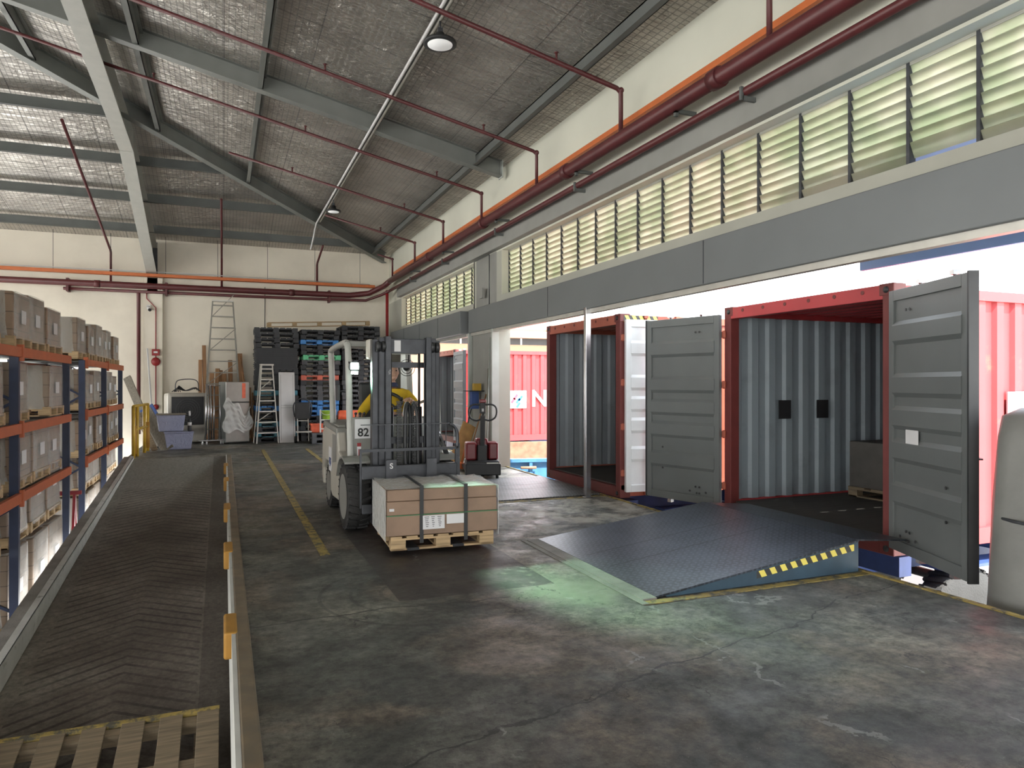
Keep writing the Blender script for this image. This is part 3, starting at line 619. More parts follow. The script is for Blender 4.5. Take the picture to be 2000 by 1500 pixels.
# wall junction : thin grey conduits on pier
t = thing('pier_conduit', 'thin grey conduit lines on the pier between the windows', 'conduit')
MB().tube([(4.80, 13.0, 3.15), (4.80, 13.0, 4.12), (4.80, 13.9, 4.12), (4.80, 13.9, 3.15)], .01, 6).build('conduit', m_dark, t)
MB().cb((4.80, 13.45, 3.42), (.03, .16, .2)).build('junction_box', m_beamc, t)
# fire alarm on the column
t = thing('alarm_conduit', 'thin red conduit with bell and call point on the back wall column', 'fire alarm')
MB().tube([(-2.0, 22.33, 4.15), (-2.0, 22.33, 4.0), (-1.77, 22.33, 3.75), (-1.77, 22.33, .95)], .014, 6).build('conduit', m_redb, t)
MB().box(-1.87, -1.67, 22.27, 22.36, 2.40, 2.58).build('call_point', m_redb, t, bevel=.01); MB().box(-1.82, -1.72, 22.262, 22.27, 2.47, 2.52).build('sign_plate', m_white, t)
MB().lathe([(0, -.08), (.08, -.075), (.12, -.03), (.12, 0)], (-1.77, 22.35, 2.23), 'y', 20).build('bell', m_redb, t)
MB().lathe([(0, -.07), (.07, -.06), (.08, 0)], (-1.77, 22.35, .95), 'y', 16).build('outlet', m_redb, t)
t = thing('security_camera', 'white security camera on the back wall column', 'camera', (-1.95, 22.36, 3.72))
MB().cb((0, -.03, .05), (.1, .05, .1)).build('mount', m_white, t); MB().tube([(0, -.04, .02), (.04, -.22, -.05)], .05, 12).build('camera_body', m_white, t); MB().tube([(.04, -.22, -.05), (.05, -.25, -.06)], .042, 12).build('lens', m_black, t)
t = thing('hanging_wire', 'thin wire with a small socket hanging down the back wall right of the ladder', 'cable'); MB().tube([(1.15, 22.49, 4.5), (1.14, 22.49, 3.2)], .009, 5).build('wire', m_dark, t); MB().cb((1.14, 22.475, 3.17), (.08, .05, .05)).build('socket', m_black, t)
# ---------------------------------------------------------------- leveller platforms
def leveller(x0, x1, y0, y1, rise, lab, side=True):
    t = thing('dock_leveller', lab, 'dock leveller', (x0, y0, 0)); L = x1 - x0; W = y1 - y0
    a = math.atan2(rise, L)
    s = MB(); s.add([(0, 0, .004), (L, 0, rise), (L, W, rise), (0, W, .004), (0, 0, .018), (L, 0, rise + .014), (L, W, rise + .014), (0, W, .018)],
                    [(0, 1, 2, 3), (7, 6, 5, 4), (0, 4, 5, 1), (1, 5, 6, 2), (2, 6, 7, 3), (3, 7, 4, 0)])
    s.build('deck_plate', m_plate if side else m_plate2, t)
    for f in (.40, .60):
        MB().add([(0.1, W * f - .006, .0195 + rise * .1 / L), (L * .9, W * f - .006, .0155 + rise * .9), (L * .9, W * f + .006, .0155 + rise * .9), (0.1, W * f + .006, .0195 + rise * .1 / L)], [(0, 1, 2, 3)]).build('deck_seam', m_black, t)
    if side:
        MB().add([(L, 0.03, rise), (L + .62, 0.03, rise - .05), (L + .62, W - .03, rise - .05), (L, W - .03, rise), (L, 0.03, rise + .016), (L + .62, 0.03, rise - .043), (L + .62, W - .03, rise - .043), (L, W - .03, rise + .016)],
                 [(3, 2, 1, 0), (4, 5, 6, 7), (0, 4, 5, 1), (1, 5, 6, 2), (2, 6, 7, 3), (3, 7, 4, 0)][:6]).build('lip_plate', m_plate, t)
        for y, b in ((.005, 'side_skirt'), (W - .02, 'side_skirt')):
            MB().add([(.1, y, 0.002), (L, y, 0.002), (L, y, rise), (.1, y, .012), (.1, y + .015, 0.002), (L, y + .015, 0.002), (L, y + .015, rise), (.1, y + .015, .012)],
                     [(0, 1, 2, 3), (7, 6, 5, 4), (0, 4, 5, 1), (1, 5, 6, 2), (2, 6, 7, 3)]).build(b, m_blue_s, t)
        q = (rise) / L
        MB().add([(.95, 0, q * .95 - .068), (L - .05, 0, q * (L - .05) - .068), (L - .05, 0, q * (L - .05) - .012), (.95, 0, q * .95 - .012)], [(0, 1, 2, 3)]).build('hazard_stripe', m_haz, t, loc=(0, .0035, 0))
        MB().box(L - .02, L + .3, -.02, .2, -.5, -.1).build('lip_bracket', m_dark, t)
    else:
        MB().box(L - .12, L - .02, .05, W - .05, .012, .02).build('lip_plate', m_plate, t)
    s = MB(); s.box(-.12, 0, -.02, W + .02, .001, .016).box(-.17, -.12, -.1, W + .06, .001, .008); s.build('hinge_frame', m_conc, t)
    s = MB(); s.box(-.15, L, -.11, -.03, .001, .006); s.build('edge_paint', m_yel, t); return t
leveller(2.98, 5.02, 4.50, 6.62, .255, 'raised dark chequer plate dock leveller leading into the nearest container')
leveller(3.00, 5.02, 9.0, 11.1, .012, 'flat worn chequer plate dock leveller before the middle container', False)

# ---------------------------------------------------------------- timber pallets and cartons
def pallet_mesh(W, D, H=.14, nb=7, slat_axis='y'):
    # W along x, D along y; deck boards run along y
    s = MB(); bt = .018; bw = W / (nb * 1.35)
    for i in range(nb):
        x = -W / 2 + bw / 2 + i * (W - bw) / (nb - 1); s.box(x - bw / 2, x + bw / 2, -D / 2, D / 2, H - bt, H)
    for y in (-D / 2 + .05, 0, D / 2 - .05):
        s.box(-W / 2, W / 2, y - .05, y + .05, H - 2 * bt, H - bt)
        for x in (-W / 2 + .07, 0, W / 2 - .07): s.box(x - .07, x + .07, y - .05, y + .05, bt, H - 2 * bt)
    for x in (-W / 2 + .07, 0, W / 2 - .07): s.box(x - .06, x + .06, -D / 2, D / 2, 0, bt)
    for y in (-D / 2 + .04, D / 2 - .04): s.box(-W / 2, W / 2, y - .04, y + .04, 0, bt)
    return s
# load carried by the forklift
FL = (1.85, 8.0, 0); FR = math.radians(180.5)
def fl_world(x, y, z):
    c, s_ = math.cos(FR), math.sin(FR); return (FL[0] + x * c - y * s_, FL[1] + x * s_ + y * c, z)
lp = (1.96, 6.93, .045)
t = thing('pallet_load', 'strapped film-wrapped brown carton load on a pine pallet carried by the forklift', 'pallet load', lp, math.radians(-3))
# local -y now points toward the viewer
pm = pallet_mesh(1.0, .84, .13, 7); pm.build('pallet', m_pal, t)
W, D = .54, .42
s = MB()
for z0, z1, g in ((.135, .325, 0), (.328, .455, .004), (.458, .565, .008)):
    s.box(-W + g, W - g, -D + g, D - g, z0, z1)
s.build('carton_stack', m_cartf, t, bevel=.006)
s = MB(); n = 10; vs = []; fs = []
def fh(u, v): return .575 + .02 * math.sin(u * 3.1) * math.sin(v * 3.1) + .012 * math.sin(u * 17 + v * 5) * math.sin(v * 11)
for i in range(n + 1):
    for j in range(n + 1):
        u, v = i / n, j / n; vs.append((-W - .008 + u * 2 * (W + .008), -D - .008 + v * 2 * (D + .008), fh(u, v)))
fs = [(i * (n + 1) + j, (i + 1) * (n + 1) + j, (i + 1) * (n + 1) + j + 1, i * (n + 1) + j + 1) for i in range(n) for j in range(n)]
s.add(vs, fs, True); s.build('film_top', m_film2, t)
s = MB(); e = .01
s.box(-W - e, -W - e + .002, -D - e, D + e, .09, .57); s.build('film_wrap', m_film2, t); s = MB(); s.box(W + e - .002, W + e, -D - e, D + e, .09, .57); s.build('film_wrap', m_film2, t)
for x in (-W + .33, W - .32):
    MB().box(x - .018, x + .018, -D - .009, -D - .004, .06, .597).box(x - .018, x + .018, -D, D, .592, .597).build('strap', m_black, t)
MB().box(-W, W, -D - .009, -D - .005, .322, .330).build('green_strap', M('green_strap', (.03, .16, .06), .5), t)
lb = MB().box(-.20, .01, -D - .012, -D - .009, .185, .315).build('shipping_label', m_label, t)
for k in range(6):
    z = .298 - k * .018
    for x0, x1 in ((-.185, -.14), (-.12, -.085), (-.06, -.02)):
        MB().box(x0 + .003 * k, x1 - .004 * (k % 3), -D - .0135, -D - .012, z, z + .005).build('printed_line', m_ink, lb)
MB().box(.03, .20, -D - .012, -D - .009, .225, .315).build('shipping_label', m_label, t)
MB().box(-.515, -.47, -D - .012, -D - .009, .37, .395).build('small_label', m_label, t)

# ---------------------------------------------------------------- forklift (local +y forward, +x = picture left)
fk = thing('forklift', 'white and grey electric forklift with lit headlamps facing the viewer on the dock', 'forklift', FL, FR)
s = MB()   # body sides / counterweight with rear arch
side = [(-.36, .22), (-.36, .60), (-.30, .74), (-.62, .80), (-.72, 1.02), (-1.75, 1.06), (-1.98, .95), (-2.02, .35), (-1.93, .25), (-1.86, .25), (-1.84, .48), (-1.70, .60), (-1.42, .60), (-1.27, .48), (-1.22, .25), (-1.1, .20)]
for a, b in ((.47, .58), (-.58, -.47)): MB().prism(side, a, b, 'x').build('body_panel', m_offw, fk, bevel=.02)
MB().prism([(-.30, .20), (-.30, .70), (-.75, .78), (-.75, .98), (-1.96, .95), (-1.98, .62), (-1.98, .30), (-1.3, .62), (-1.15, .2)], -.47, .47, 'x').build('chassis', m_dark, fk, bevel=.01)
MB().prism([(-.66, .80), (-.74, 1.07), (-1.80, 1.12), (-1.98, 1.0), (-1.80, 1.04), (-.80, 1.0)], -.585, .585, 'x').box(-.55, .55, -1.8, -.85, 1.03, 1.10).build('hood', m_fgrey, fk, bevel=.015)
# side decals (picture-left side = +x)
d = MB().add([(.5835, -1.05, .62), (.5835, -.76, .66), (.5835, -.76, .98), (.5835, -1.05, .98)], [(0, 1, 2, 3)]).build('decal_panel', m_fgrey, fk)
d = MB().box(.583, .586, -1.35, -1.12, .50, .80).build('side_label', m_label, fk)
text('side_lettering', 'FJS', .12, m_chb, fk, (.588, -1.235, .62), (PI / 2, 0, PI / 2), .002)
# front fenders + cowl
for sx in (1, -1):
    a, b = (.36, .64) if sx > 0 else (-.64, -.36); s = MB()
    pr = [(.10 - .42 * 0 + .42 * math.cos(x) - .10, .36 + .42 * math.sin(x)) for x in [math.radians(q) for q in (62, 75, 90, 110, 130, 155)]]
    for (y0, z0), (y1, z1) in zip(pr[:-1], pr[1:]): s.add([(a, y0, z0), (b, y0, z0), (b, y1, z1), (a, y1, z1), (a, y0, z0 + .02), (b, y0, z0 + .02), (b, y1, z1 + .02), (a, y1, z1 + .02)], [(0, 1, 2, 3), (7, 6, 5, 4), (0, 4, 5, 1), (1, 5, 6, 2), (2, 6, 7, 3), (3, 7, 4, 0)])
    s.build('fender', m_fgrey, fk)
MB().box(-.50, .50, -.20, -.14, .60, 1.22).build('front_cowl', m_fgrey, fk, bevel=.01)
MB().box(-.50, .50, -.55, -.20, .60, .66).build('floor_plate', m_black, fk)
pl = MB().box(.21, .47, -.139, -.134, .98, 1.20).build('number_plate', m_label, fk)
text('plate_digits', '82', .13, m_ink, pl, (.375, -.130, 1.045), (PI / 2, 0, PI), .002)
pl = MB().box(-.36, -.16, -.139, -.134, .98, 1.20).build('number_plate', m_label, fk)
w_ = MB().box(.40, .445, -.139, -.135, .72, .93).build('warning_sticker', m_label, fk); MB().box(.40, .445, -.135, -.133, .89, .93).box(.405, .43, -.135, -.133, .75, .86).build('sticker_print', m_redb, w_)
# wheels
def wheel(x, y, r, w_, front):
    s = MB(); s.lathe([(r * .62, -w_ / 2), (r * .93, -w_ / 2), (r, -w_ * .36), (r, w_ * .36), (r * .93, w_ / 2), (r * .62, w_ / 2)], (x, y, r), 'x', 40)
    for k in range(26):
        a = 2 * PI * k / 26
        for sg in (-1, 1):
            p = Vector((x + sg * w_ * .06, y + math.cos(a) * r * 1.004, r + math.sin(a) * r * 1.004)); q = Vector((x + sg * w_ * .49, y + math.cos(a + .09) * r * .985, r + math.sin(a + .09) * r * .985))
            s.bar(p, q, .03, .028, (0, math.cos(a), math.sin(a)))
    o = s.build('wheel', m_rub, fk)
    sx = 1 if x > 0 else -1
    h = MB(); h.lathe([(0, sx * w_ * .30), (r * .30, sx * w_ * .30), (r * .36, sx * w_ * .18), (r * .54, sx * w_ * .22), (r * .64, sx * w_ * .50), (r * .70, sx * w_ * .52)], (x, y, r), 'x', 28).build('rim', m_fgrey, o)
    for k in range(8): a = 2 * PI * k / 8; MB().tube([(x + sx * w_ * .16, y + r * .42 * math.cos(a), r + r * .42 * math.sin(a)), (x + sx * w_ * .34, y + r * .42 * math.cos(a), r + r * .42 * math.sin(a))], .018, 6).build('wheel_nut', m_chrome, o)
for x in (.50, -.50): wheel(x, 0, .355, .24, True)
for x in (.46, -.46): wheel(x, -1.55, .27, .19, False)
# overhead guard
for sx in (1, -1):
    x = .52 * sx
    MB().tube(curve_pts([(x, -.12, .74), (x, -.20, 1.3), (x, -.28, 1.95), (x, -.36, 2.06), (x, -.55, 2.085), (x, -1.5, 2.05), (x, -1.60, 1.98), (x, -1.55, 1.80), (x, -1.42, 1.06)], 5), .038, 10).build('guard_pillar', m_flg, fk)
    MB().bar((x, -.24, 1.45), (x, -1.46, 1.30), .02, .03).build('grab_rail', m_flg, fk) if sx < 0 else None
s = MB()
for k in range(8): y = -.45 - k * .15; s.bar((-.52, y, 2.085), (.52, y, 2.085), .05, .03)
s.build('guard_bars', m_flg, fk)
MB().box(-.55, .55, -.42, -.34, 2.03, 2.10).build('guard_front_beam', m_fgrey, fk, bevel=.01)
MB().cb((-.05, -.30, 2.0), (.5, .03, .1)).build('guard_plate', m_flg, fk)
# mast : outer, middle and inner channel pairs
for sx in (1, -1):
    for k, (xo, y0, z1) in enumerate(((.345, .26, 2.08), (.285, .31, 2.10), (.225, .36, 2.11))):
        x = xo * sx; s = MB(); s.box(x - .03, x + .03, y0, y0 + .02, .10, z1).box(x - .03, x + .03, y0 + .10, y0 + .12, .10, z1)
        s.box(x + (.018 if sx > 0 else -.03), x + (.03 if sx > 0 else -.018), y0, y0 + .12, .10, z1)
        s.build('mast_rail', m_mast, fk, bevel=.003)
    for dx in (.27, .325):
        MB().lathe([(0, -.02), (.055, -.02), (.06, 0), (.055, .02), (0, .02)], (dx * sx, .44, 2.0), 'x', 18).build('chain_pulley', m_black, fk)
MB().box(-.22, .22, .40, .43, 1.93, 2.09).build('mast_crosshead', m_mast, fk, bevel=.005); MB().box(.08, .15, .431, .436, 1.95, 2.07).build('data_plate', m_label, fk)
MB().box(-.35, .35, .26, .30, 1.78, 1.84).build('mast_crossbar', m_mast, fk); MB().box(-.35, .35, .28, .34, .95, 1.02).build('mast_crossbar', m_mast, fk); MB().box(-.38, .38, .24, .40, .10, .22).build('mast_foot', m_mast, fk)
for x in (.16, -.16):
    MB().tube([(x, .30, .2), (x, .30, 1.35)], .032, 12).build('lift_cylinder', m_mast, fk)
    MB().tube([(x, .30, 1.35), (x, .30, 1.95)], .014, 10).build('cylinder_rod', m_black, fk)
for x in (.09, -.09):
    s = MB()
    for k in range(46): z = .55 + k * .019; s.cb((x, .40, z), (.060 if k % 2 else .045, .025, .014))
    s.build('lift_chain', m_black, fk)
MB().tube(curve_pts([(.02, .42, .6), (.03, .43, 1.0), (.02, .42, 1.32), (-.02, .36, 1.38), (-.05, .34, 1.2), (-.04, .34, .6)]), .022, 8).build('hydraulic_hose', m_black, fk)
MB().tube(curve_pts([(-.12, .42, .6), (-.11, .43, 1.05), (-.10, .42, 1.30), (-.07, .36, 1.34), (-.08, .34, .7)]), .020, 8).build('hydraulic_hose', m_black, fk)
MB().tube([(0, .33, .4), (0, .33, 1.2)], .012, 8).build('free_lift_rod', m_chrome, fk)
MB().cb((.37, .20, 1.98), (.06, .14, .22)).build('mast_bracket', m_offw, fk, bevel=.02)
MB().tube([(-.36, .2, 1.15), (-.56, .05, .78)], .03, 10).build('tilt_cylinder', m_chrome, fk)
# carriage
MB().box(-.52, .52, .50, .56, .60, .74).build('carriage_bar', m_mast, fk, bevel=.008); MB().box(-.52, .52, .50, .56, .24, .34).build('carriage_bar', m_mast, fk, bevel=.008)
for x in (.22, -.22):
    MB().box(x - .055, x + .055, .56, .60, .08, .80).prism([(.60, .045), (.60, .09), (1.5, .07), (1.52, .05)], x - .055, x + .055, 'x').build('fork', m_dark, fk)
    MB().box(x - .03, x + .03, .44, .50, .26, .72).build('carriage_roller', m_dark, fk)
text('fork_mark', 'S', .08, m_label, fk, (.22, .604, .735), (PI / 2, 0, PI), .001)
br_ = MB()
br_.bar((.53, .53, .30), (.53, .53, .92), .02, .02).build('backrest_side', m_mast, fk); MB().bar((-.53, .53, .6), (-.53, .53, .95), .05, .03).build('backrest_side', m_mast, fk)
MB().tube(curve_pts([(-.53, .53, .90), (-.53, .53, 1.05), (-.50, .53, 1.13), (-.44, .53, 1.165)], 4), .02, 8).build('backrest_side', m_mast, fk)
MB().bar((-.46, .53, 1.17), (.53, .53, 1.17), .014, .010).build('backrest_top_bar', m_mast, fk)
MB().bar((-.53, .53, .90), (.53, .53, .90), .03, .03).build('backrest_lower_bar', m_mast, fk)
for k in range(7): x = -.40 + k * .134; MB().bar((x, .53, .90), (x, .53, 1.17), .008, .008).build('backrest_bar', m_mast, fk)
# lamps
for x in (.50, .26):
    h = MB(); h.lathe([(.0, -.10), (.05, -.09), (.062, 0), (.062, .02)], (x, .0, 1.79), 'y', 18).bar((x, -.05, 1.79), (x + .02, -.24, 1.85), .02, .02)
    h = h.build('headlamp', m_black, fk)
    MB().cb((x, .024, 1.80), (.085, .01, .07)).build('lamp_lens', m_head, h); MB().cb((x, .020, 1.725), (.075, .012, .03)).build('lamp_lens', m_head, h)
# seat, wheel, levers, fan
MB().box(-.25, .25, -1.05, -.62, 1.10, 1.18).prism([(-1.14, 1.14), (-1.06, 1.14), (-1.12, 1.62), (-1.2, 1.62)], -.24, .24, 'x').build('seat', m_black, fk, bevel=.03)
t_ = MB().tube([(0.02, -.20, 1.15), (0.02, -.46, 1.38)], .035, 10).build('steering_column', m_black, fk)
s = MB(); cx, cy, cz = .02, -.48, 1.40; tl = math.radians(32)
ring = [(cx + .17 * math.cos(2 * PI * k / 28), cy + .17 * math.sin(2 * PI * k / 28) * math.cos(tl), cz + .17 * math.sin(2 * PI * k / 28) * -math.sin(tl) * -1 * -1) for k in range(28)]
s.tube(ring, .021, 8, True)
for k in (0, 9, 19): s.tube([(cx, cy, cz), ring[k]], .011, 6)
s.lathe([(0, .02), (.05, .01), (.05, -.02), (0, -.02)], (cx, cy, cz), n=14); s.tube([ring[14], (ring[14][0], ring[14][1], ring[14][2] + .04)], .02, 8)
s.build('steering_wheel', m_black, fk)
for k in range(4): MB().tube([(.30 + k * .05, -.50, 1.14), (.30 + k * .05, -.47, 1.24)], .008, 6).sphere((.30 + k * .05, -.47, 1.25), .018, 8).build('control_lever', m_black, fk)
MB().box(.26, .50, -.62, -.36, 1.06, 1.15).build('lever_console', m_black, fk, bevel=.02)
f_ = MB().tube([(-.25, -.52, 1.86), (-.25, -.5, 1.98)], .01, 6)
for rr in (.10, .07, .04): f_.tube([(-.25 + rr * math.cos(2 * PI * k / 24), -.60, 1.80 + rr * math.sin(2 * PI * k / 24)) for k in range(24)], .004, 5, True)
f_.lathe([(0, -.05), (.035, -.04), (.035, .01), (0, .01)], (-.25, -.62, 1.80), 'y', 12); f_.build('cab_fan', m_black, fk)
MB().tube([(.50, -.30, 1.50), (.62, -.25, 1.52)], .008, 6).cb((.64, -.25, 1.50), (.03, .10, .18)).build('mirror', m_black, fk, bevel=.01)
MB().lathe([(0, 0), (.035, 0), (.03, .08), (0, .09)], (-.3, -1.4, 2.09), n=14).build('beacon', m_orange, fk)
# headlamp light
for k, (x, e_) in enumerate(((.50, 190), (.26, 190))):
    l_ = bpy.data.lights.new('headlamp_beam', 'SPOT'); l_.energy = e_; l_.spot_size = math.radians(26); l_.spot_blend = .9; l_.color = (.50, 1, .66); l_.shadow_soft_size = .05
    o = bpy.data.objects.new('headlamp_beam', l_); C.objects.link(o); o.location = fl_world(x, .05, 1.79)
    o.rotation_euler = (Vector(o.location) - Vector((2.75, 4.95, 0))).to_track_quat('Z', 'Y').to_euler()

# ---------------------------------------------------------------- driver
def skin_obj(name, verts, edges, mat, parent, sub=2, root=0):
    me = bpy.data.meshes.new(name); me.from_pydata([v[0] for v in verts], edges, []); me.materials.append(mat)
    o = bpy.data.objects.new(name, me); C.objects.link(o); o.parent = parent
    m = o.modifiers.new('skin', 'SKIN'); m.use_smooth_shade = True
    sv = me.skin_vertices[0].data
    for i, v in enumerate(verts): r = v[1]; sv[i].radius = r if isinstance(r, tuple) else (r, r); sv[i].use_root = (i == root)
    b = o.modifiers.new('sub', 'SUBSURF'); b.levels = sub; b.render_levels = sub; return o
dr = thing('person', 'forklift driver in a yellow shirt sitting behind the mast with hands on the controls', 'person', fl_world(-.10, -.82, 1.03), FR)
# body (skin): pelvis root; local +y forward
V = [((0, 0, .10), (.12, .09)), ((0, .01, .28), (.11, .08)), ((0, .03, .44), (.11, .075)), ((0, .04, .50), (.06, .05)), ((0, .05, .57), (.052, .055)), ((0, .06, .63), (.055, .06)),
     ((.10, .12, .07), (.085, .08)), ((.13, .45, .06), (.06, .06)), ((.13, .48, -.32), (.042, .045)), ((.13, .55, -.36), (.04, .035)),
     ((-.10, .12, .07), (.085, .08)), ((-.13, .45, .06), (.06, .06)), ((-.13, .48, -.32), (.042, .045)), ((-.13, .55, -.36), (.04, .035)),
     ((.20, .02, .45), (.05, .05)), ((.37, .10, .24), (.045, .045)), ((.47, .30, .14), (.030, .028)),
     ((-.20, .03, .45), (.05, .05)), ((-.30, .16, .28), (.045, .045)), ((-.16, .34, .38), (.030, .028))]
E_d = [(0, 1), (1, 2), (2, 3), (3, 4), (4, 5), (0, 6), (6, 7), (7, 8), (8, 9), (0, 10), (10, 11), (11, 12), (12, 13), (2, 14), (14, 15), (15, 16), (2, 17), (17, 18), (18, 19)]
skin_obj('body', V, E_d, m_skin, dr)
# head
h = MB(); h.sphere((0, .07, .72), (.076, .096, .118), 22).sphere((0, .105, .655), (.048, .055, .045), 16)
h.add([(-.014, .155, .70), (.014, .155, .70), (0, .185, .695), (0, .155, .745)], [(0, 1, 2), (0, 2, 3), (1, 3, 2)], True)
for sx in (1, -1): h.sphere((sx * .077, .06, .715), (.012, .022, .032), 10)
h = h.build('head', m_skin, dr)
for sx in (1, -1): MB().sphere((sx * .03, .154, .735), (.013, .01, .008), 10).build('eye', m_ink, h)
MB().box(-.024, .024, .150, .160, .664, .671).build('mouth', m_rust, h, bevel=.002)
MB().sphere((0, .052, .748), (.081, .094, .10), 20).build('hair', m_hair, dr)
# shirt, trousers
Vs = [((0, 0, .12), (.165, .125)), ((0, .01, .28), (.158, .118)), ((0, .03, .43), (.18, .12)), ((0, .04, .52), (.085, .075)),
      ((.19, .02, .44), (.075, .075)), ((.36, .10, .26), (.064, .064)), ((.41, .20, .20), (.056, .056)), ((-.19, .03, .44), (.075, .075)), ((-.29, .14, .30), (.066, .066))]
skin_obj('shirt', Vs, [(0, 1), (1, 2), (2, 3), (2, 4), (4, 5), (5, 6), (2, 7), (7, 8)], m_shirt, dr)
Vt = [((0, 0, .08), (.16, .12)), ((.10, .14, .07), (.10, .095)), ((.13, .45, .06), (.075, .075)), ((.13, .47, -.30), (.06, .06)), ((-.10, .14, .07), (.10, .095)), ((-.13, .45, .06), (.075, .075)), ((-.13, .47, -.30), (.06, .06))]
skin_obj('trousers', Vt, [(0, 1), (1, 2), (2, 3), (0, 4), (4, 5), (5, 6)], m_navy, dr)
MB().lathe([(.075, -.015), (.082, 0), (.066, .04), (.06, .035), (.07, 0)], (0, .045, .55), n=20).build('collar', m_navy, dr)
def hand(wr, dirv, up, sx, curl):
    # palm + four fingers + thumb grown as separate skinned chains from one root
    wr = Vector(wr); d = Vector(dirv).normalized(); u = Vector(up).normalized(); a = d.cross(u).normalized(); u = a.cross(d)
    vs = [(wr - d * .03, (.026, .022)), (wr + d * .02, (.032, .016)), (wr + d * .055, (.036, .014))]; es = [(0, 1), (1, 2)]
    for k, (off, L) in enumerate(((-.030, .066), (-.010, .075), (.010, .070), (.029, .056))):
        b = wr + d * .068 + a * off; dd = d; prev = 2
        vs.append((b, .0095)); es.append((prev, len(vs) - 1)); prev = len(vs) - 1
        for q in range(3):
            ang = curl * (q + 1) * .5; dd = (d * math.cos(ang) - u * math.sin(ang)); b = b + dd * L / 3
            vs.append((b, .009 - .001 * q)); es.append((prev, len(vs) - 1)); prev = len(vs) - 1
    b = wr + d * .02 + a * (-.036 * sx); vs.append((b, .012)); es.append((1, len(vs) - 1))
    b2 = b + (d * .6 - a * sx * .55 - u * .4) * .035; vs.append((b2, .0105)); es.append((len(vs) - 2, len(vs) - 1))
    b3 = b2 + (d * .8 - u * .5) * .028; vs.append((b3, .0085)); es.append((len(vs) - 2, len(vs) - 1))
    return vs, es
for sx, wrp, dv in ((1, (.47, .32, .135), (-.1, 1, -.25)), (-1, (-.145, .365, .39), (.45, .85, -.1))):
    vs, es = hand(wrp, dv, (0, .2, 1), sx, .8); skin_obj('hand', vs, es, m_skin, dr, 1)

# ---------------------------------------------------------------- red electric pallet truck
pj = thing('pallet_truck', 'red and black electric pallet truck parked at the pier with its tiller raised', 'pallet truck', (4.12, 11.55, 0), math.radians(-14))
MB().box(-.28, .28, -.30, .18, .06, .30).box(-.30, .30, -.34, -.20, .06, .26).build('base_cover', m_black, pj, bevel=.02)
MB().box(-.28, -.09, -.14, .20, .30, .60).box(.11, .28, -.12, .20, .30, .60).box(-.10, .11, -.04, .20, .30, .66).build('body_cover', m_jred, pj, bevel=.03)
MB().box(.06, .26, -.33, -.12, .26, .275).build('step_plate', m_alu, pj)
MB().box(-.08, .08, -.18, -.06, .28, .56).build('tiller_base', m_black, pj, bevel=.01)
MB().bar((0, -.14, .45), (0, -.20, 1.06), .075, .05, (0, 1, 0)).build('tiller_arm', m_black, pj)
for sx in (1, -1):
    MB().tube(curve_pts([(0, -.20, 1.02), (sx * .10, -.22, .98), (sx * .20, -.23, 1.02), (sx * .235, -.23, 1.10), (sx * .225, -.23, 1.20), (sx * .16, -.23, 1.25), (sx * .04, -.22, 1.25)], 5), .015, 8).build('tiller_handle', m_black, pj)
MB().cb((0, -.21, 1.20), (.10, .06, .20)).build('control_head', m_black, pj, bevel=.015); MB().cb((0, -.22, 1.31), (.11, .07, .06)).build('belly_button', m_jred, pj, bevel=.015)
MB().cb((0, -.245, 1.16), (.035, .006, .05)).build('keypad', m_label, pj)
MB().box(-.25, -.09, .18, 1.3, .05, .10).build('fork', m_black, pj); MB().box(.09, .25, .18, 1.3, .05, .10).build('fork', m_black, pj)
for x in (-.24, .24): MB().lathe([(0, -.02), (.05, -.02), (.05, .02), (0, .02)], (x, -.27, .051), 'x', 14).build('castor', m_rub, pj)
MB().tube([(-.17, 1.2, .04), (-.17, 1.24, .04)], .038, 10).tube([(.17, 1.2, .04), (.17, 1.24, .04)], .038, 10).lathe([(0, -.05), (.04, -.05), (.04, .05), (0, .05)], (0, 0, .045), 'x').build('load_roller', m_rub, pj)
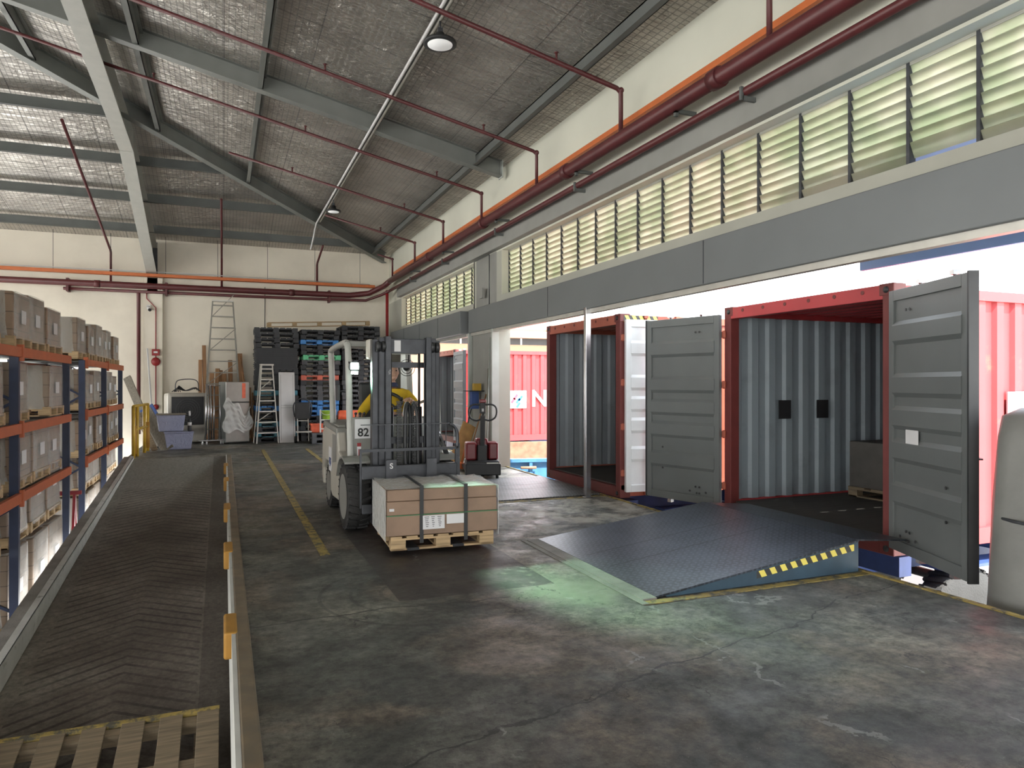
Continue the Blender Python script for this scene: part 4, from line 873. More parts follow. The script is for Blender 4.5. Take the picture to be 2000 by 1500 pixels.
# ---------------------------------------------------------------- shipping containers
def container(name, lab, loc, rz, cat='shipping container', L=6.06, mout=None, mfr=None, mfront=None, lin=None):
    t = thing(name, lab, cat, loc, rz); Wd, H = 2.438, 2.59; pt = .12
    mfront = mfront or mfr
    def prof(a, b, pitch=.278, dep=.036):
        out = []; u = a; 
        while u < b - pitch:
            out += [(u, 0), (u + .104, 0), (u + .139, dep), (u + .243, dep)]; u += pitch
        out += [(u, 0), (b, 0)]; return out
    sp = prof(.1, L - .1)
    for nm, y in (('side_wall', .02), ('side_wall', Wd - .06)):
        mm = mout
        MB().sheet(sp, .18, H - .12, .004, lambda u, v, w, y=y: (u, y + v, w)).build(nm, mm, t)
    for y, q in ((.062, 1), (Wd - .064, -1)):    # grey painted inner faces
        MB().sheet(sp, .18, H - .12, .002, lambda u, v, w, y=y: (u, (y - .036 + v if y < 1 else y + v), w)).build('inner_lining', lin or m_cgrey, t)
    ep = prof(.1, Wd - .1)
    MB().sheet(ep, .18, H - .12, .006, lambda u, v, w: (L - .06 + v, u, w)).build('end_wall', mout, t)
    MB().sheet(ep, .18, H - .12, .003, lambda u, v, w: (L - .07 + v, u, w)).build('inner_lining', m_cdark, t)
    MB().sheet(prof(.1, L - .1), .08, Wd - .08, .003, lambda u, v, w: (u, w, H - .06 + v)).build('roof_panel', mout, t)
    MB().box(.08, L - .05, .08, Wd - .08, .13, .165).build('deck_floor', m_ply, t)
    s = MB()
    for y in (0, Wd - .09): s.box(.02, L, y, y + .09, 0.02, .18).box(.02, L, y, y + .07, H - .12, H - .02)
    s.box(L - .08, L, 0, Wd, 0.02, .18).box(L - .08, L, 0, Wd, H - .12, H)
    s.build('side_rail', mout, t)
    for y in (0, Wd - pt): MB().box(0, .13, y, y + pt, .11, H - .11).build('corner_post', mfront, t, bevel=.006)
    for y in (0, Wd - pt): MB().box(L - .1, L, y, y + pt, .11, H - .11).build('corner_post', mout, t)
    MB().box(.0, .10, pt, Wd - pt, H - .15, H - .01).build('door_header', mfr, t, bevel=.004); MB().box(0, .12, pt, Wd - pt, .0, .15).build('door_sill', mfront, t, bevel=.004)
    s = MB()
    for q in range(6): y = .35 + q * .35; s.tube([(-.004, y, H - .06), (.0, y, H - .06)], .022, 8)
    s.build('header_bolts', mfront, t)
    for x in (0, L - .17):
        for y in (0, Wd - .16):
            for z in (0, H - .12):
                c = MB(); c.box(x - .002, x + .17, y - .002, y + .162, z, z + .12); c = c.build('corner_casting', mfront, t, bevel=.01)
                MB().lathe([(0, 0), (.032, 0), (.032, .004), (0, .004)], (x - .006, y + .08, z + .06), 'x', 12).build('casting_hole', m_black, c)
    return t
def cdoor(t, y, ang, mat_in, mat_out, side, gasket=True, dots=True):
    # door leaf hinged at (0, y) of the container; local u runs away from hinge; inner face toward +n
    W_, z0, z1 = 1.18, .09, 2.50
    d = bpy.data.objects.new('door', None); C.objects.link(d); d.parent = t; d.location = (0, y, 0); d.rotation_euler = (0, 0, ang)
    # panel with horizontal channels on both faces (u = x, thickness = y)
    me = MB(); pr = [(z0, 0)]
    for zc in (.62, 1.02, 1.32, 1.62, 2.1): pr += [(zc - .11, 0), (zc - .07, .028), (zc + .07, .028), (zc + .11, 0)]
    pr += [(z1, 0)]
    me.sheet(pr, .07, W_ - .07, .02, lambda u, v, w: (w, v + .005, u)); o = me.build('door', mat_in); o.parent = t; o.location = (0, y, 0); o.rotation_euler = (0, 0, ang); bpy.data.objects.remove(d); d = o
    s = MB(); s.box(0, .08, -.015, .045, z0, z1).box(W_ - .08, W_, -.015, .045, z0, z1).box(.08, W_ - .08, -.012, .045, z1 - .10, z1).box(.08, W_ - .08, -.012, .045, z0, z0 + .10)
    s.build('door_frame', mat_in, d, bevel=.004)
    MB().sheet([(z0 + .02, 0), (z1 - .02, 0)], .02, W_ - .02, .003, lambda u, v, w: (w, -.02 + v, u)).build('outer_skin', mat_out, d)
    MB().box(W_, W_ + .022, -.03, .05, z0 - .01, z1 + .01).build('door_gasket', m_black, d)
    for x in (.35, .85):
        MB().tube([(x, -.06, z0 - .03), (x, -.06, z1 + .06)], .017, 8).box(x - .03, x + .03, -.09, -.03, z1 + .03, z1 + .07).box(x - .03, x + .03, -.09, -.03, z0 - .06, z0 - .02).build('lock_rod', m_chrome if dots else mat_out, d)
        MB().box(x - .02, x + .02, -.10, -.05, 1.05, 1.12).bar((x, -.08, 1.08), (x + .3, -.08, 1.04), .03, .012).build('lock_handle', m_dark, d)
    for z in (.35, 1.0, 1.62, 2.25): MB().box(-.05, .09, -.03, -.015, z - .04, z + .04).tube([(-.02, -.03, z - .05), (-.02, -.03, z + .05)], .018, 8).build('hinge', mat_out, d)
    if dots:
        for (x, z) in ((.3, .22), (.34, .22), (.3, .30), (.36, .30), (.9, .5), (.9, .62), (.9, .78), (.45, .24), (.2, .24), (.3, 2.3), (.36, 2.3)):
            MB().tube([(x, .044, z), (x, .0485, z)], .014, 8).build('rivet', m_black, d)
    return d
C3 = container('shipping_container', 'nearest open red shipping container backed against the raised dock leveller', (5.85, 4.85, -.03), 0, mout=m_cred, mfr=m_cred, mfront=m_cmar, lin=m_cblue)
d3 = cdoor(C3, 2.44, math.radians(106), m_cdoor, m_cora, 1); d3.location.x = -.05
# near leaf swings toward the viewer, hinge on the near post; inner face looks to the dock
dn = cdoor(C3, .0, math.radians(-112.7), m_cdoor, m_cora, 1); dn.scale = (1, -1, 1)
MB().box(.30, .50, -.049, -.045, .95, 1.22).build('door_notice', m_label, dn).scale = (1, -1, 1)
for x, y0 in ((.78, 0), (1.42, 0)):
    MB().box(x, x + .20, 2.436 - .10, 2.436 - .094, 1.18, 1.42).build('lining_patch', m_black, C3)
for k in range(3):
    pass
m_white_panel = MB().box(1.62, 1.98, -.004, .012, 1.05, 1.55); m_white_panel.build('side_panel', m_label, C3)
m_wp = MB().box(2.02, 2.6, -.004, .012, .9, 1.55); m_wp.build('side_panel', m_label, C3)
th = 0.0
C2 = container('shipping_container', 'middle open orange-red shipping container with a white inner door standing open', (5.14, 8.64, .0), th, mout=m_cora, mfr=m_cora, mfront=m_cmar)
dw = cdoor(C2, -.03, math.radians(-6), m_cwhite, m_cora, 1, dots=False); dw.location.x = .06; dw.scale = (1, -1, 1)
s = MB()
for k in range(4): s.add([(.10 + k * .12, -.001, 2.47), (.16 + k * .12, -.001, 2.47), (.22 + k * .12, -.001, 2.56), (.16 + k * .12, -.001, 2.56)], [(0, 1, 2, 3)])
MB().box(.06, .62, -.004, .0, 2.475, 2.565).build('hazard_plate', m_haz, C2)
C0 = container('shipping_container', 'farthest red shipping container with a white emblem and the letter N on its side', (5.9, 18.7, -.03), 0, L=12.19, mout=m_cred, mfr=m_cora, mfront=m_cmar)
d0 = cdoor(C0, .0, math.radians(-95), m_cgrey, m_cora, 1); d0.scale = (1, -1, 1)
e = MB().box(1.60, 2.14, .006, .012, .94, 1.44).build('emblem_plate', m_label, C0)
m_eb = M('emblem_blue', (.03, .16, .50), .5); m_er = M('emblem_red', (.62, .06, .10), .5)
def para(cx, cz, col):
    MB().add([(cx - .07, .004, cz - .05), (cx - .01, .004, cz - .09), (cx + .09, .004, cz + .05), (cx + .03, .004, cz + .09)], [(0, 1, 2, 3)]).build('emblem_bar', col, e)
para(1.80, 1.26, m_er); para(1.72, 1.16, m_er); para(1.87, 1.15, m_eb); para(1.95, 1.22, m_eb); para(1.88, 1.03, m_eb)
text('side_letter', 'N', .66, m_label, C0, (2.55, .008, 1.19), (PI / 2, 0, 0), .003)
# chassis under containers
def trailer(loc, rz, lab, L=6.3):
    t = thing('trailer_chassis', lab, 'trailer', loc, rz)
    for y in (.70, 1.60): MB().box(.0, L, y, y + .14, .90, 1.25).build('chassis_rail', m_chb, t)
    for x in (.0, 2.0, 4.0, L - .2): MB().box(x, x + .16, .02, 2.42, 1.06, 1.25).build('cross_member', m_chb, t)
    MB().box(.0, .06, .1, 2.3, .62, .80).build('rear_bumper', m_chb, t)
    for y in (.75, 1.6): MB().box(.0, .05, y, y + .08, .62, 1.0).build('bumper_stay', m_chb, t)
    for x in (1.0, 2.25):
        MB().tube([(x, .1, .52), (x, 2.34, .52)], .06, 10).build('axle', m_dark, t)
        for y in (.16, 2.28):
            s = MB(); s.lathe([(.28, -.14), (.47, -.14), (.52, -.10), (.52, .10), (.47, .14), (.28, .14)], (x, y, .52), 'y', 36)
            for k in range(34):
                a = 2 * PI * k / 34; s.bar((x + .52 * math.cos(a), y - .12, .52 + .52 * math.sin(a)), (x + .52 * math.cos(a + .06), y + .12, .52 + .52 * math.sin(a + .06)), .04, .03, (math.cos(a), 0, math.sin(a)))
            o = s.build('wheel', m_rub, t); MB().lathe([(0, -.08), (.10, -.08), (.13, -.03), (.26, -.05), (.29, -.13)], (x, y, .52), 'y', 24).build('rim', m_alu, o)
    for x in (.5, 1.6): MB().box(x + .1, x + 1.2, -.0, .26, 1.06, 1.09).build('mudguard', m_chb, t)
    return t
trailer((5.95, 4.85, ZL), 0, 'dark blue trailer chassis with big tyres under the nearest container')
trailer((5.3, 8.66, ZL), th, 'dark blue trailer chassis under the middle container')
trailer((6.1, 18.7, ZL), 0, 'dark blue trailer chassis under the farthest container', 12)
# things in containers
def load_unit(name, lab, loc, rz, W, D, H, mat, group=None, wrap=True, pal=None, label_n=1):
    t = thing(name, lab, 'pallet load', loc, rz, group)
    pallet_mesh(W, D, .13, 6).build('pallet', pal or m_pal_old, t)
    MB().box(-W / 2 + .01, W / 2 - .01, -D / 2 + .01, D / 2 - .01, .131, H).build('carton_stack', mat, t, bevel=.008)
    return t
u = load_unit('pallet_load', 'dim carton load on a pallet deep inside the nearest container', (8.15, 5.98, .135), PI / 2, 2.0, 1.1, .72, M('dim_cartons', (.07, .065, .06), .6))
MB().box(-.25, .1, .545, .56, .32, .52).build('shipping_label', m_label, u)
MB().box(-.3, -.28, .546, .556, .05, .73).build('strap', m_navy, u)
# bale with orange straps in the middle container
def inC2(x, y, z): c, s_ = math.cos(th), math.sin(th); return (5.14 + x * c - y * s_, 8.64 + x * s_ + y * c, z)
b = thing('wrapped_bale', 'tall brown sacking bale tied with orange straps inside the middle container', 'bale', inC2(1.15, .52, .166), th)
MB().lathe([(0, .0), (.34, .02), (.40, .15), (.36, .35), (.42, .50), (.40, .85), (.35, 1.0), (.40, 1.12), (.38, 1.4), (.28, 1.62), (.10, 1.70), (0, 1.71)], n=22).build('sacking', m_bale, b)
def ring_pts(r, z, n=20, tilt=0): return [(r * math.cos(2 * PI * k / n), r * math.sin(2 * PI * k / n), z + tilt * math.cos(2 * PI * k / n + 1)) for k in range(n)]
MB().tube(ring_pts(.43, .75, 24, .35), .016, 6, True).build('strap', m_rope, b); MB().tube(ring_pts(.43, 1.0, 24, .45), .014, 6, True).build('strap', m_rope, b)
MB().tube(curve_pts([(-.38, .12, 1.45), (-.45, .1, 1.1), (-.46, .02, .6), (-.44, -.02, .3), (-.42, -.04, .05)]), .018, 6).build('strap', m_rope, b); MB().tube(curve_pts([(-.28, -.28, 1.45), (-.34, -.30, 1.0), (-.42, -.1, .45), (-.44, 0, .28)]), .015, 6).build('strap', m_rope, b)
# skip and rusty box
t = thing('waste_skip', 'blue steel waste skip with rusty inside standing in the yard beyond the pier', 'skip', (5.75, 14.6, ZL), math.radians(-12))
MB().box(0, 2.6, 0, .08, .1, 1.22).build('side_panel', m_skip, t); MB().box(0, .08, 0, 1.7, .1, 1.22).build('end_panel', m_skip, t); MB().box(0, 2.6, 1.65, 1.72, .1, 1.48).build('back_panel', m_rust, t); MB().box(2.52, 2.6, 0, 1.7, .1, 1.22).build('end_panel', m_skip, t); MB().box(0, 2.6, 0, 1.7, .0, .12).build('bottom', m_skip, t)
for x in (0, .55, 1.1, 1.65, 2.2, 2.53): MB().box(x, x + .07, -.06, 0, .1, 1.22).build('rib', m_skip, t)
MB().box(-.02, 2.64, -.07, .1, 1.17, 1.24).build('top_rail', m_skip, t); MB().tube([(.35, -.08, 1.05), (.7, -.08, 1.05)], .03, 8).build('hinge_pin', m_rust, t)
# building in the distance, canopy
t = thing('building', 'distant peach building with tiled eaves and a dark window strip', 'building', (4, 31, ZL))
MB().box(0, 30, 0, 8, 0, 5.3).build('wall', m_peach, t); MB().box(0, 30, -.02, 0, 4.75, 5.05).build('window', m_black, t)
for k in range(20): MB().box(k * 1.5, k * 1.5 + .08, -.05, -.01, 4.75, 5.05).build('window_mullion', m_white, t)
MB().prism([(-.9, 5.32), (-.9, 5.42), (3.5, 6.6), (3.5, 6.4)], -1, 31, 'x').build('roof', m_tiles, t); MB().tube([(-1, -1., 5.85), (31, -1., 5.85)], .05, 8).build('gutter', m_white, t)
for k in range(12): MB().tube([(k * 2.5, -1., 5.3), (k * 2.5, -1., 5.85)], .04, 6).build('gutter_bracket', m_white, t)
MB().box(-.3, 30, -.6, 0, 5.08, 5.30).build('ledge', M('peach_ledge', (.72, .56, .42), .8), t)
t = thing('canopy', 'light blue sheet metal canopy fixed outside above the near dock door', 'canopy', (0, 0, 0))
MB().box(6.15, 6.2, -3, 5.5, 2.78, 3.3).build('fascia', m_bluecan, t); MB().prism([(5.18, 3.5), (5.18, 3.54), (6.2, 3.34), (6.2, 3.3)], -3, 5.5, 'y').build('canopy_sheet', m_bluecan, t)
MB().box(5.18, 6.2, 5.44, 5.5, 3.2, 3.34).build('support_arm', m_bluecan, t)
# tarp-covered thing
t = thing('covered_stack', 'grey tarpaulin-covered stack standing in the yard at the right edge of the dock', 'covered stack', (5.80, 3.30, ZL))
s = MB(); n = 40; lv = [(0, .54), (.5, .53), (1.3, .50), (2.0, .47), (2.5, .44), (2.66, .41), (2.72, .30), (2.73, .0)]
vs = []
for z, r in lv:
    for k in range(n):
        a = 2 * PI * k / n; q = r / max(abs(math.cos(a)), abs(math.sin(a))) * (1 if r > .05 else 0); q = min(q, r * 1.25)
        q *= 1 + .035 * math.sin(a * 9 + z * 1.3) * (1 - z / 3.2) + .012 * math.sin(a * 17 + z * 4)
        vs.append((q * math.cos(a) * .92, q * math.sin(a) * .8, z))
s.add(vs, [(i * n + k, i * n + (k + 1) % n, (i + 1) * n + (k + 1) % n, (i + 1) * n + k) for i in range(len(lv) - 1) for k in range(n)], True)
s.build('tarpaulin', m_tarp, t); MB().tube([(math.cos(2 * PI * k / 24) * .50, math.sin(2 * PI * k / 24) * .44, 1.9) for k in range(24)], .012, 6, True).build('rope', m_dark, t)

# ---------------------------------------------------------------- pallet racking
XF, XB_ = -2.2, -3.2; LV = (.36, 1.15, 2.02)
def rack(ys, lab, lv=LV):
    t = thing('pallet_rack', lab, 'rack', (XF, ys[0], ZL)); z0 = ZL
    for y in ys:
        for x in (0, XB_ - XF):
            MB().box(x - .045, x + .045, y - ys[0] - .035, y - ys[0] + .035, 0, 2.02 - z0 + (-.02)).box(x - .07, x + .07, y - ys[0] - .06, y - ys[0] + .06, 0, .01).build('upright_post', m_rack_b, t)
        z = .3; k = 0
        while z < 3.0:
            a, b = ((0, z), (XB_ - XF, z + .6)) if k % 2 == 0 else ((XB_ - XF, z), (0, z + .6))
            MB().bar((a[0], y - ys[0], a[1]), (b[0], y - ys[0], b[1]), .03, .03, (0, 1, 0)).build('frame_brace', m_rack_b, t); z += .6; k += 1
    for a, b in zip(ys[:-1], ys[1:]):
        for z in lv:
            for x in (.05, XB_ - XF):
                bm_ = MB().box(x - .025, x + .025, a - ys[0] + .02, b - ys[0] - .02, z - z0 - .115, z - z0).build('beam', m_rack_o, t, bevel=.004)
                MB().box(x - .03, x + .036, a - ys[0] + .0, a - ys[0] + .05, z - z0 - .16, z - z0 + .03).build('connector', m_rack_o, bm_)
        for z in lv: MB().box(XB_ - XF + .04, -.0, a - ys[0] + .05, b - ys[0] - .05, z - z0 - .05, z - z0 - .035).build('shelf_deck', m_steel, t)
    return t
rack((4.0, 6.8, 9.6, 12.45), 'near orange and navy pallet rack beside the lower half of the ramp')
rack((13.75, 16.1, 18.5), 'far orange and navy pallet rack near the top of the ramp')
# wrapped loads
def proto_load(W, D, H, mat, film=True):
    t = thing('pallet_load', 'x', 'pallet load', (0, 0, -50)); pallet_mesh(W, D, .13, 6).build('pallet', m_pal, t)
    MB().box(-W / 2 + .02, W / 2 - .02, -D / 2 + .02, D / 2 - .02, .131, H).build('carton_stack', mat, t, bevel=.01)
    if film:
        s = MB(); n = 24; vs = []
        for z, q in ((.10, 1.03), (.3, 1.0), (H * .6, 1.005), (H + .005, 1.0), (H + .012, .9)):
            for k in range(n):
                a = 2 * PI * (k + .5) / n; m_ = 1 / max(abs(math.cos(a)), abs(math.sin(a))); vs.append((W / 2 * math.cos(a) * m_ * q * (1 + .008 * math.sin(k * 5 + z * 9)), D / 2 * math.sin(a) * m_ * q, z))
        s.add(vs, [(i * n + k, i * n + (k + 1) % n, (i + 1) * n + (k + 1) % n, (i + 1) * n + k) for i in range(4) for k in range(n)], True).build('film_wrap', m_film, t)
    MB().box(W / 2 + .003, W / 2 + .006, -.12, .10, H * .45, H * .45 + .16).build('shipping_label', m_label, t)
    return t
protos = [proto_load(.98, .88, .70, m_cart2), proto_load(.98, .88, .64, m_cart), proto_load(.98, .74, .70, m_cart2), proto_load(.98, .74, .62, m_cart), proto_load(.98, .88, .95, m_cart2), proto_load(.98, .74, .98, m_cart2)]
lvn = {LV[2]: 'on the top shelf', LV[1]: 'on the middle shelf', LV[0]: 'on the lowest shelf', ZL: 'on the floor', ZL + 1.02: 'on another load below the shelves'}
ordn = ['first', 'second', 'third', 'fourth', 'fifth', 'sixth', 'seventh']
nA = [8.85, 10.05, 11.0, 11.95]; nB = [14.15, 14.95, 15.72, 16.5, 17.28, 18.05]
def place(p, y, z, lab, grp):
    return dup(p, (XF - .53 + random.uniform(-.03, .03), y, z), random.uniform(-.02, .02), lab, grp)
for z in (LV[2], LV[1], LV[0], ZL, ZL + 1.02):
    for i, y in enumerate(nA):
        if z == LV[1] and i == 2: continue
        p = (protos[4] if i % 2 else protos[4]) if z < 0 else protos[(i + (z == LV[1])) % 2]
        place(p, y, z + .002 if z > 0 else z, 'wrapped carton load %s, near rack, %s from the viewer' % (lvn[z], ordn[i]), 'wrapped carton loads on the near rack')
    for i, y in enumerate(nB):
        p = protos[5] if z < 0 else protos[2 + (i + (z == LV[0])) % 2]
        place(p, y, z + .002 if z > 0 else z, 'wrapped carton load %s, far rack, %s from the viewer' % (lvn[z], ordn[i]), 'wrapped carton loads on the far rack')
for p in protos:
    for ch in list(p.children): bpy.data.objects.remove(ch)
    bpy.data.objects.remove(p)

# foreground pallet leaning at the foot of the ramp
s = MB(); t = thing('wooden_pallet', 'old wooden pallet with wide worn slats lying on the ramp in the foreground', 'pallet', (-.90, 5.60, -1.235))
t.rotation_euler = (math.radians(11), 0, 0)
for k in range(7):
    x = -.79 + k * .263; MB().box(x - .08, x + .08, -.58, .58, .125, .145).build('deck_slat', m_pal_old, t, bevel=.004)
for y in (-.5, 0, .5): MB().box(-.87, .87, y - .045, y + .045, .035, .124).build('stringer', m_pal_old, t)
for x in (-.75, 0, .75): MB().box(x - .06, x + .06, -.58, .58, .012, .034).build('bottom_board', m_pal_old, t)
MB().box(-.87, .87, .56, .60, .10, .150).build('edge_board', m_yel, t)

# ---------------------------------------------------------------- plastic pallets against the back wall
def plastic_mesh(W, D, H=.15, nested=False):
    s = MB(); 
    if nested:
        s.box(-W / 2, W / 2, -D / 2, D / 2, H * .30, H * .42); s.box(-W / 2 + .02, W / 2 - .02, -D / 2 + .02, D / 2 - .02, .0, H * .3); return s
    for i in range(7): x = -W / 2 + (W - .13) * i / 6; s.box(x, x + .13, -D / 2, D / 2, H - .025, H)
    for y in (-D / 2, -.08, D / 2 - .14): s.box(-W / 2, W / 2, y, y + .14, H - .045, H - .02)
    for x in (-W / 2, -.08, W / 2 - .15):
        for y in (-D / 2, -.07, D / 2 - .14): s.box(x, x + .15, y, y + .14, .02, H - .045)
        s.box(x, x + .15, -D / 2, D / 2, 0, .022)
    s.box(-W / 2, W / 2, -D / 2, -D / 2 + .10, 0, .02); s.box(-W / 2, W / 2, D / 2 - .1, D / 2, 0, .02)
    return s
PM = {}
def pp(W, col, nested=False):
    k = (round(W, 2), col, nested)
    if k not in PM:
        me = plastic_mesh(W, 1.08, .142, nested).build('plastic_pallet', m_pp[col]); PM[k] = me.data; bpy.data.objects.remove(me)
    o = bpy.data.objects.new('plastic_pallet', PM[k]); C.objects.link(o); return o
def ordinal(i, n):
    w_ = ['bottom', 'second', 'third', 'fourth', 'fifth', 'sixth', 'seventh', 'eighth', 'ninth', 'tenth', 'eleventh', 'twelfth', 'thirteenth', 'fourteenth', 'fifteenth', 'sixteenth', 'seventeenth', 'eighteenth', 'nineteenth', 'twentieth', 'twenty-first', 'twenty-second', 'twenty-third', 'twenty-fourth', 'twenty-fifth', 'twenty-sixth', 'twenty-seventh', 'twenty-eighth', 'twenty-ninth', 'thirtieth', 'thirty-first', 'thirty-second', 'thirty-third', 'thirty-fourth']
    return 'topmost' if i == n - 1 else w_[i] if i == 0 else w_[i] + ' from the floor'
def stack(x, y, W, seq, nm):
    z = 0
    for i, q in enumerate(seq):
        nst = q.endswith('*'); c = q.rstrip('*'); o = pp(W if c in ('black', 'grey') else W - .02, c, nst)
        o.location = (x + random.uniform(-.02, .02) + (.03 if c == 'green' else 0), y + random.uniform(-.02, .02), z); o.rotation_euler = (0, 0, random.uniform(-.015, .015))
        z += .142 * (.42 if nst else 1)
        tag(o, '%s plastic pallet in the %s stack, %s' % (c, nm, ordinal(i, len(seq))), 'pallet', 'plastic pallets in the %s stack' % nm)
    return z
b = 'black'; g = 'grey'
zt1 = stack(1.37, 21.15, 1.14, ['black', 'teal', 'grey', 'teal', 'black', 'black', 'blue', 'black', 'black', 'teal', 'black', 'black', 'black', 'black'] + ['black*'] * 10 + ['black'] * 4, 'left')
zt2 = stack(2.53, 21.15, 1.06, [g, b, g, b, b, 'blue', 'blue', 'blue', g, g, g, b, 'red', g, b, g, 'green', b, b, 'blue', b, b], 'middle')
zt3 = stack(3.68, 21.15, 1.08, [g] * 12 + [b] * 8 + [b] * 3, 'right')
# long timber frame across the stacks
t = thing('timber_frame', 'long timber frame lying across the tops of the plastic pallet stacks', 'timber frame')
za, zb_ = zt1 + .035, zt3 + .05
A = Vector((1.15, 20.85, za)); B = Vector((3.95, 20.85, zb_))
MB().bar(A, B, .10, .025).build('long_board', m_pal, t); MB().bar(A + Vector((0, 0, .115)), B + Vector((0, 0, .115)), .10, .025).build('long_board', m_pal, t)
for k in range(5): p = A.lerp(B, (k + .03) / 4.1); MB().box(p.x - .06, p.x + .06, p.y - .05, p.y + .05, p.z + .0, p.z + .115).build('spacer_block', m_pal, t)

# floor stack of pallets with red crate, white stool and bucket
for i in range(2):
    o = pp(.9, 'grey'); o.location = (2.55, 20.0, i * .142); tag(o, 'grey plastic pallet on the floor under the red crate, ' + ('lower', 'upper')[i], 'pallet', 'low pallets under the red crate')
    o.scale = (.8, .8, 1)
t = thing('crate', 'red plastic crate on the low grey pallets', 'crate', (2.45, 20.0, .285))
MB().box(-.25, .25, -.18, .18, 0, .22).build('crate_body', m_ored, t, bevel=.02); MB().box(-.27, .27, -.20, .20, .20, .24).build('crate_rim', m_ored, t)
t = thing('step_stool', 'small white step stool standing on the low pallets in front of the red crate', 'stool', (2.62, 19.72, .285))
for sx in (-.2, .2): MB().bar((sx, -.02, 0), (sx, -.02, .62), .035, .03).build('leg', m_white, t); MB().bar((sx, .18, 0), (sx * .9, .02, .34), .03, .03).build('rear_leg', m_white, t)
MB().box(-.2, .2, -.08, .12, .33, .36).build('seat', m_white, t); MB().box(-.2, .2, -.03, 0, .09, .12).build('rung', m_white, t)
t = thing('bucket', 'lime green plastic bucket on the white step stool', 'bucket', (2.58, 19.74, .646))
MB().lathe([(0, 0), (.10, 0), (.135, .22), (.145, .22), (.145, .235), (.13, .235), (.097, .01), (0, .01)], n=24).build('bucket_body', m_lime, t)
MB().tube([(.14 * math.cos(a), -.05 - .08 * math.sin(a), .22 - .10 * math.sin(a)) for a in [PI * k / 12 for k in range(13)]], .006, 6).build('bucket_handle', m_white, t)
t = thing('drum', 'orange red plastic drum lying on the pallets behind the forklift', 'drum', (3.25, 20.1, .60)); MB().lathe([(0, -.3), (.13, -.3), (.15, -.26), (.15, .26), (.13, .3), (0, .3)], (0, 0, .15), 'x', 22).build('drum_body', m_ored, t)
o = pp(.9, 'grey'); o.location = (3.25, 20.1, .0); tag(o, 'grey plastic pallet on the floor under the orange red drum, bottom one', 'pallet', 'pallets under the drum')
for i in (1, 2, 3):
    o = pp(.9, 'grey'); o.location = (3.25, 20.1, .142 * i); tag(o, 'grey plastic pallet under the orange red drum, %s from the floor' % ['', 'second', 'third', 'fourth'][i], 'pallet', 'pallets under the drum')
bpy.data.objects[t.name].location.z = .57
# folding trolley
t = thing('hand_trolley', 'folding metal hand trolley beside the white cabinet door', 'trolley', (2.0, 20.05, 0))
for sx in (-.14, .14): MB().bar((sx, -.12, .05), (sx, .10, .92), .025, .025).build('side_tube', m_alu, t)
for z in (.3, .6): MB().bar((-.14, -.12 + .22 * z, z), (.14, -.12 + .22 * z, z), .02, .02).build('cross_tube', m_alu, t)
MB().tube(curve_pts([(-.2, .10, .70), (-.24, .12, 1.0), (-.1, .12, 1.18), (.1, .12, 1.18), (.24, .12, 1.0), (.2, .10, .70)]), .018, 8).build('handle', m_dark, t)
MB().box(-.2, .2, .02, .12, .62, 1.1).build('tool_bag', m_black, t, bevel=.03); MB().box(-.2, .2, -.32, -.10, .30, .33).build('shelf_plate', m_alu, t)
for sx in (-.2, .2): MB().lathe([(0, -.02), (.09, -.02), (.09, .02), (0, .02)], (sx, .02, .09), 'x', 18).build('wheel', m_rub, t)
# A-frame step ladders
def ladder(lab, loc, rz, H, wb, wt, dep, steps, m_lad=m_alu):
    t = thing('step_ladder', lab, 'ladder', loc, rz)
    for sx in (1, -1):
        MB().bar((sx * wb / 2, -dep, 0), (sx * wt / 2, -.03, H), .025, .07, (0, 1, 0)).build('front_rail', m_lad, t); MB().bar((sx * (wb / 2 + .04), dep, 0), (sx * (wt / 2 + .02), .03, H - .03), .02, .045, (0, 1, 0)).build('rear_rail', m_lad, t)
    for k in range(steps):
        f = (k + 1) / (steps + .4); w_ = wb + (wt - wb) * f; MB().box(-w_ / 2, w_ / 2, -dep * (1 - f) - .07, -dep * (1 - f) + .02, H * f - .015, H * f + .015).build('step', m_lad, t)
        if k % 3 == 1: MB().bar((-w_ / 2, dep * (1 - f), H * f), (w_ / 2, dep * (1 - f) * .7, H * (f + .16)), .02, .03, (0, 1, 0)).build('diagonal_brace', m_lad, t)
    MB().box(-wt / 2 - .03, wt / 2 + .03, -.09, .09, H - .02, H + .02).build('top_cap', m_alu, t); return t
ladder('aluminium step ladder standing before the left pallet stack', (1.08, 20.33, 0), math.radians(8), 2.12, .56, .28, .12, 7)
ladder('very tall aluminium step ladder rising above the planks and fridge on the back wall', (-.02, 22.02, 0), 0, 3.98, 1.02, .52, .24, 12, M('dull_aluminium', (.26, .25, .22), .5, .4))
# white door panel
t = thing('cabinet_door', 'tall white panelled cabinet door leaning on the left pallet stack', 'door panel', (1.62, 20.28, 0), math.radians(4)); t.rotation_euler[0] = math.radians(-6)
MB().box(-.21, .21, -.02, .02, 0, 1.93).build('panel', m_white, t, bevel=.004)
MB().box(-.16, .16, -.026, -.02, 1.02, 1.86).box(-.16, .16, -.026, -.02, .06, .95).build('panel_inset', m_label, t); MB().sphere((.18, -.03, .62), .015, 8).build('knob', m_white, t)
MB().box(-.165, -.160, -.028, -.024, .06, 1.86).box(.160, .165, -.028, -.024, .06, 1.86).box(-.16, .16, -.028, -.024, .95, .955).box(-.16, .16, -.028, -.024, 1.015, 1.02).build('groove', m_steel, t)
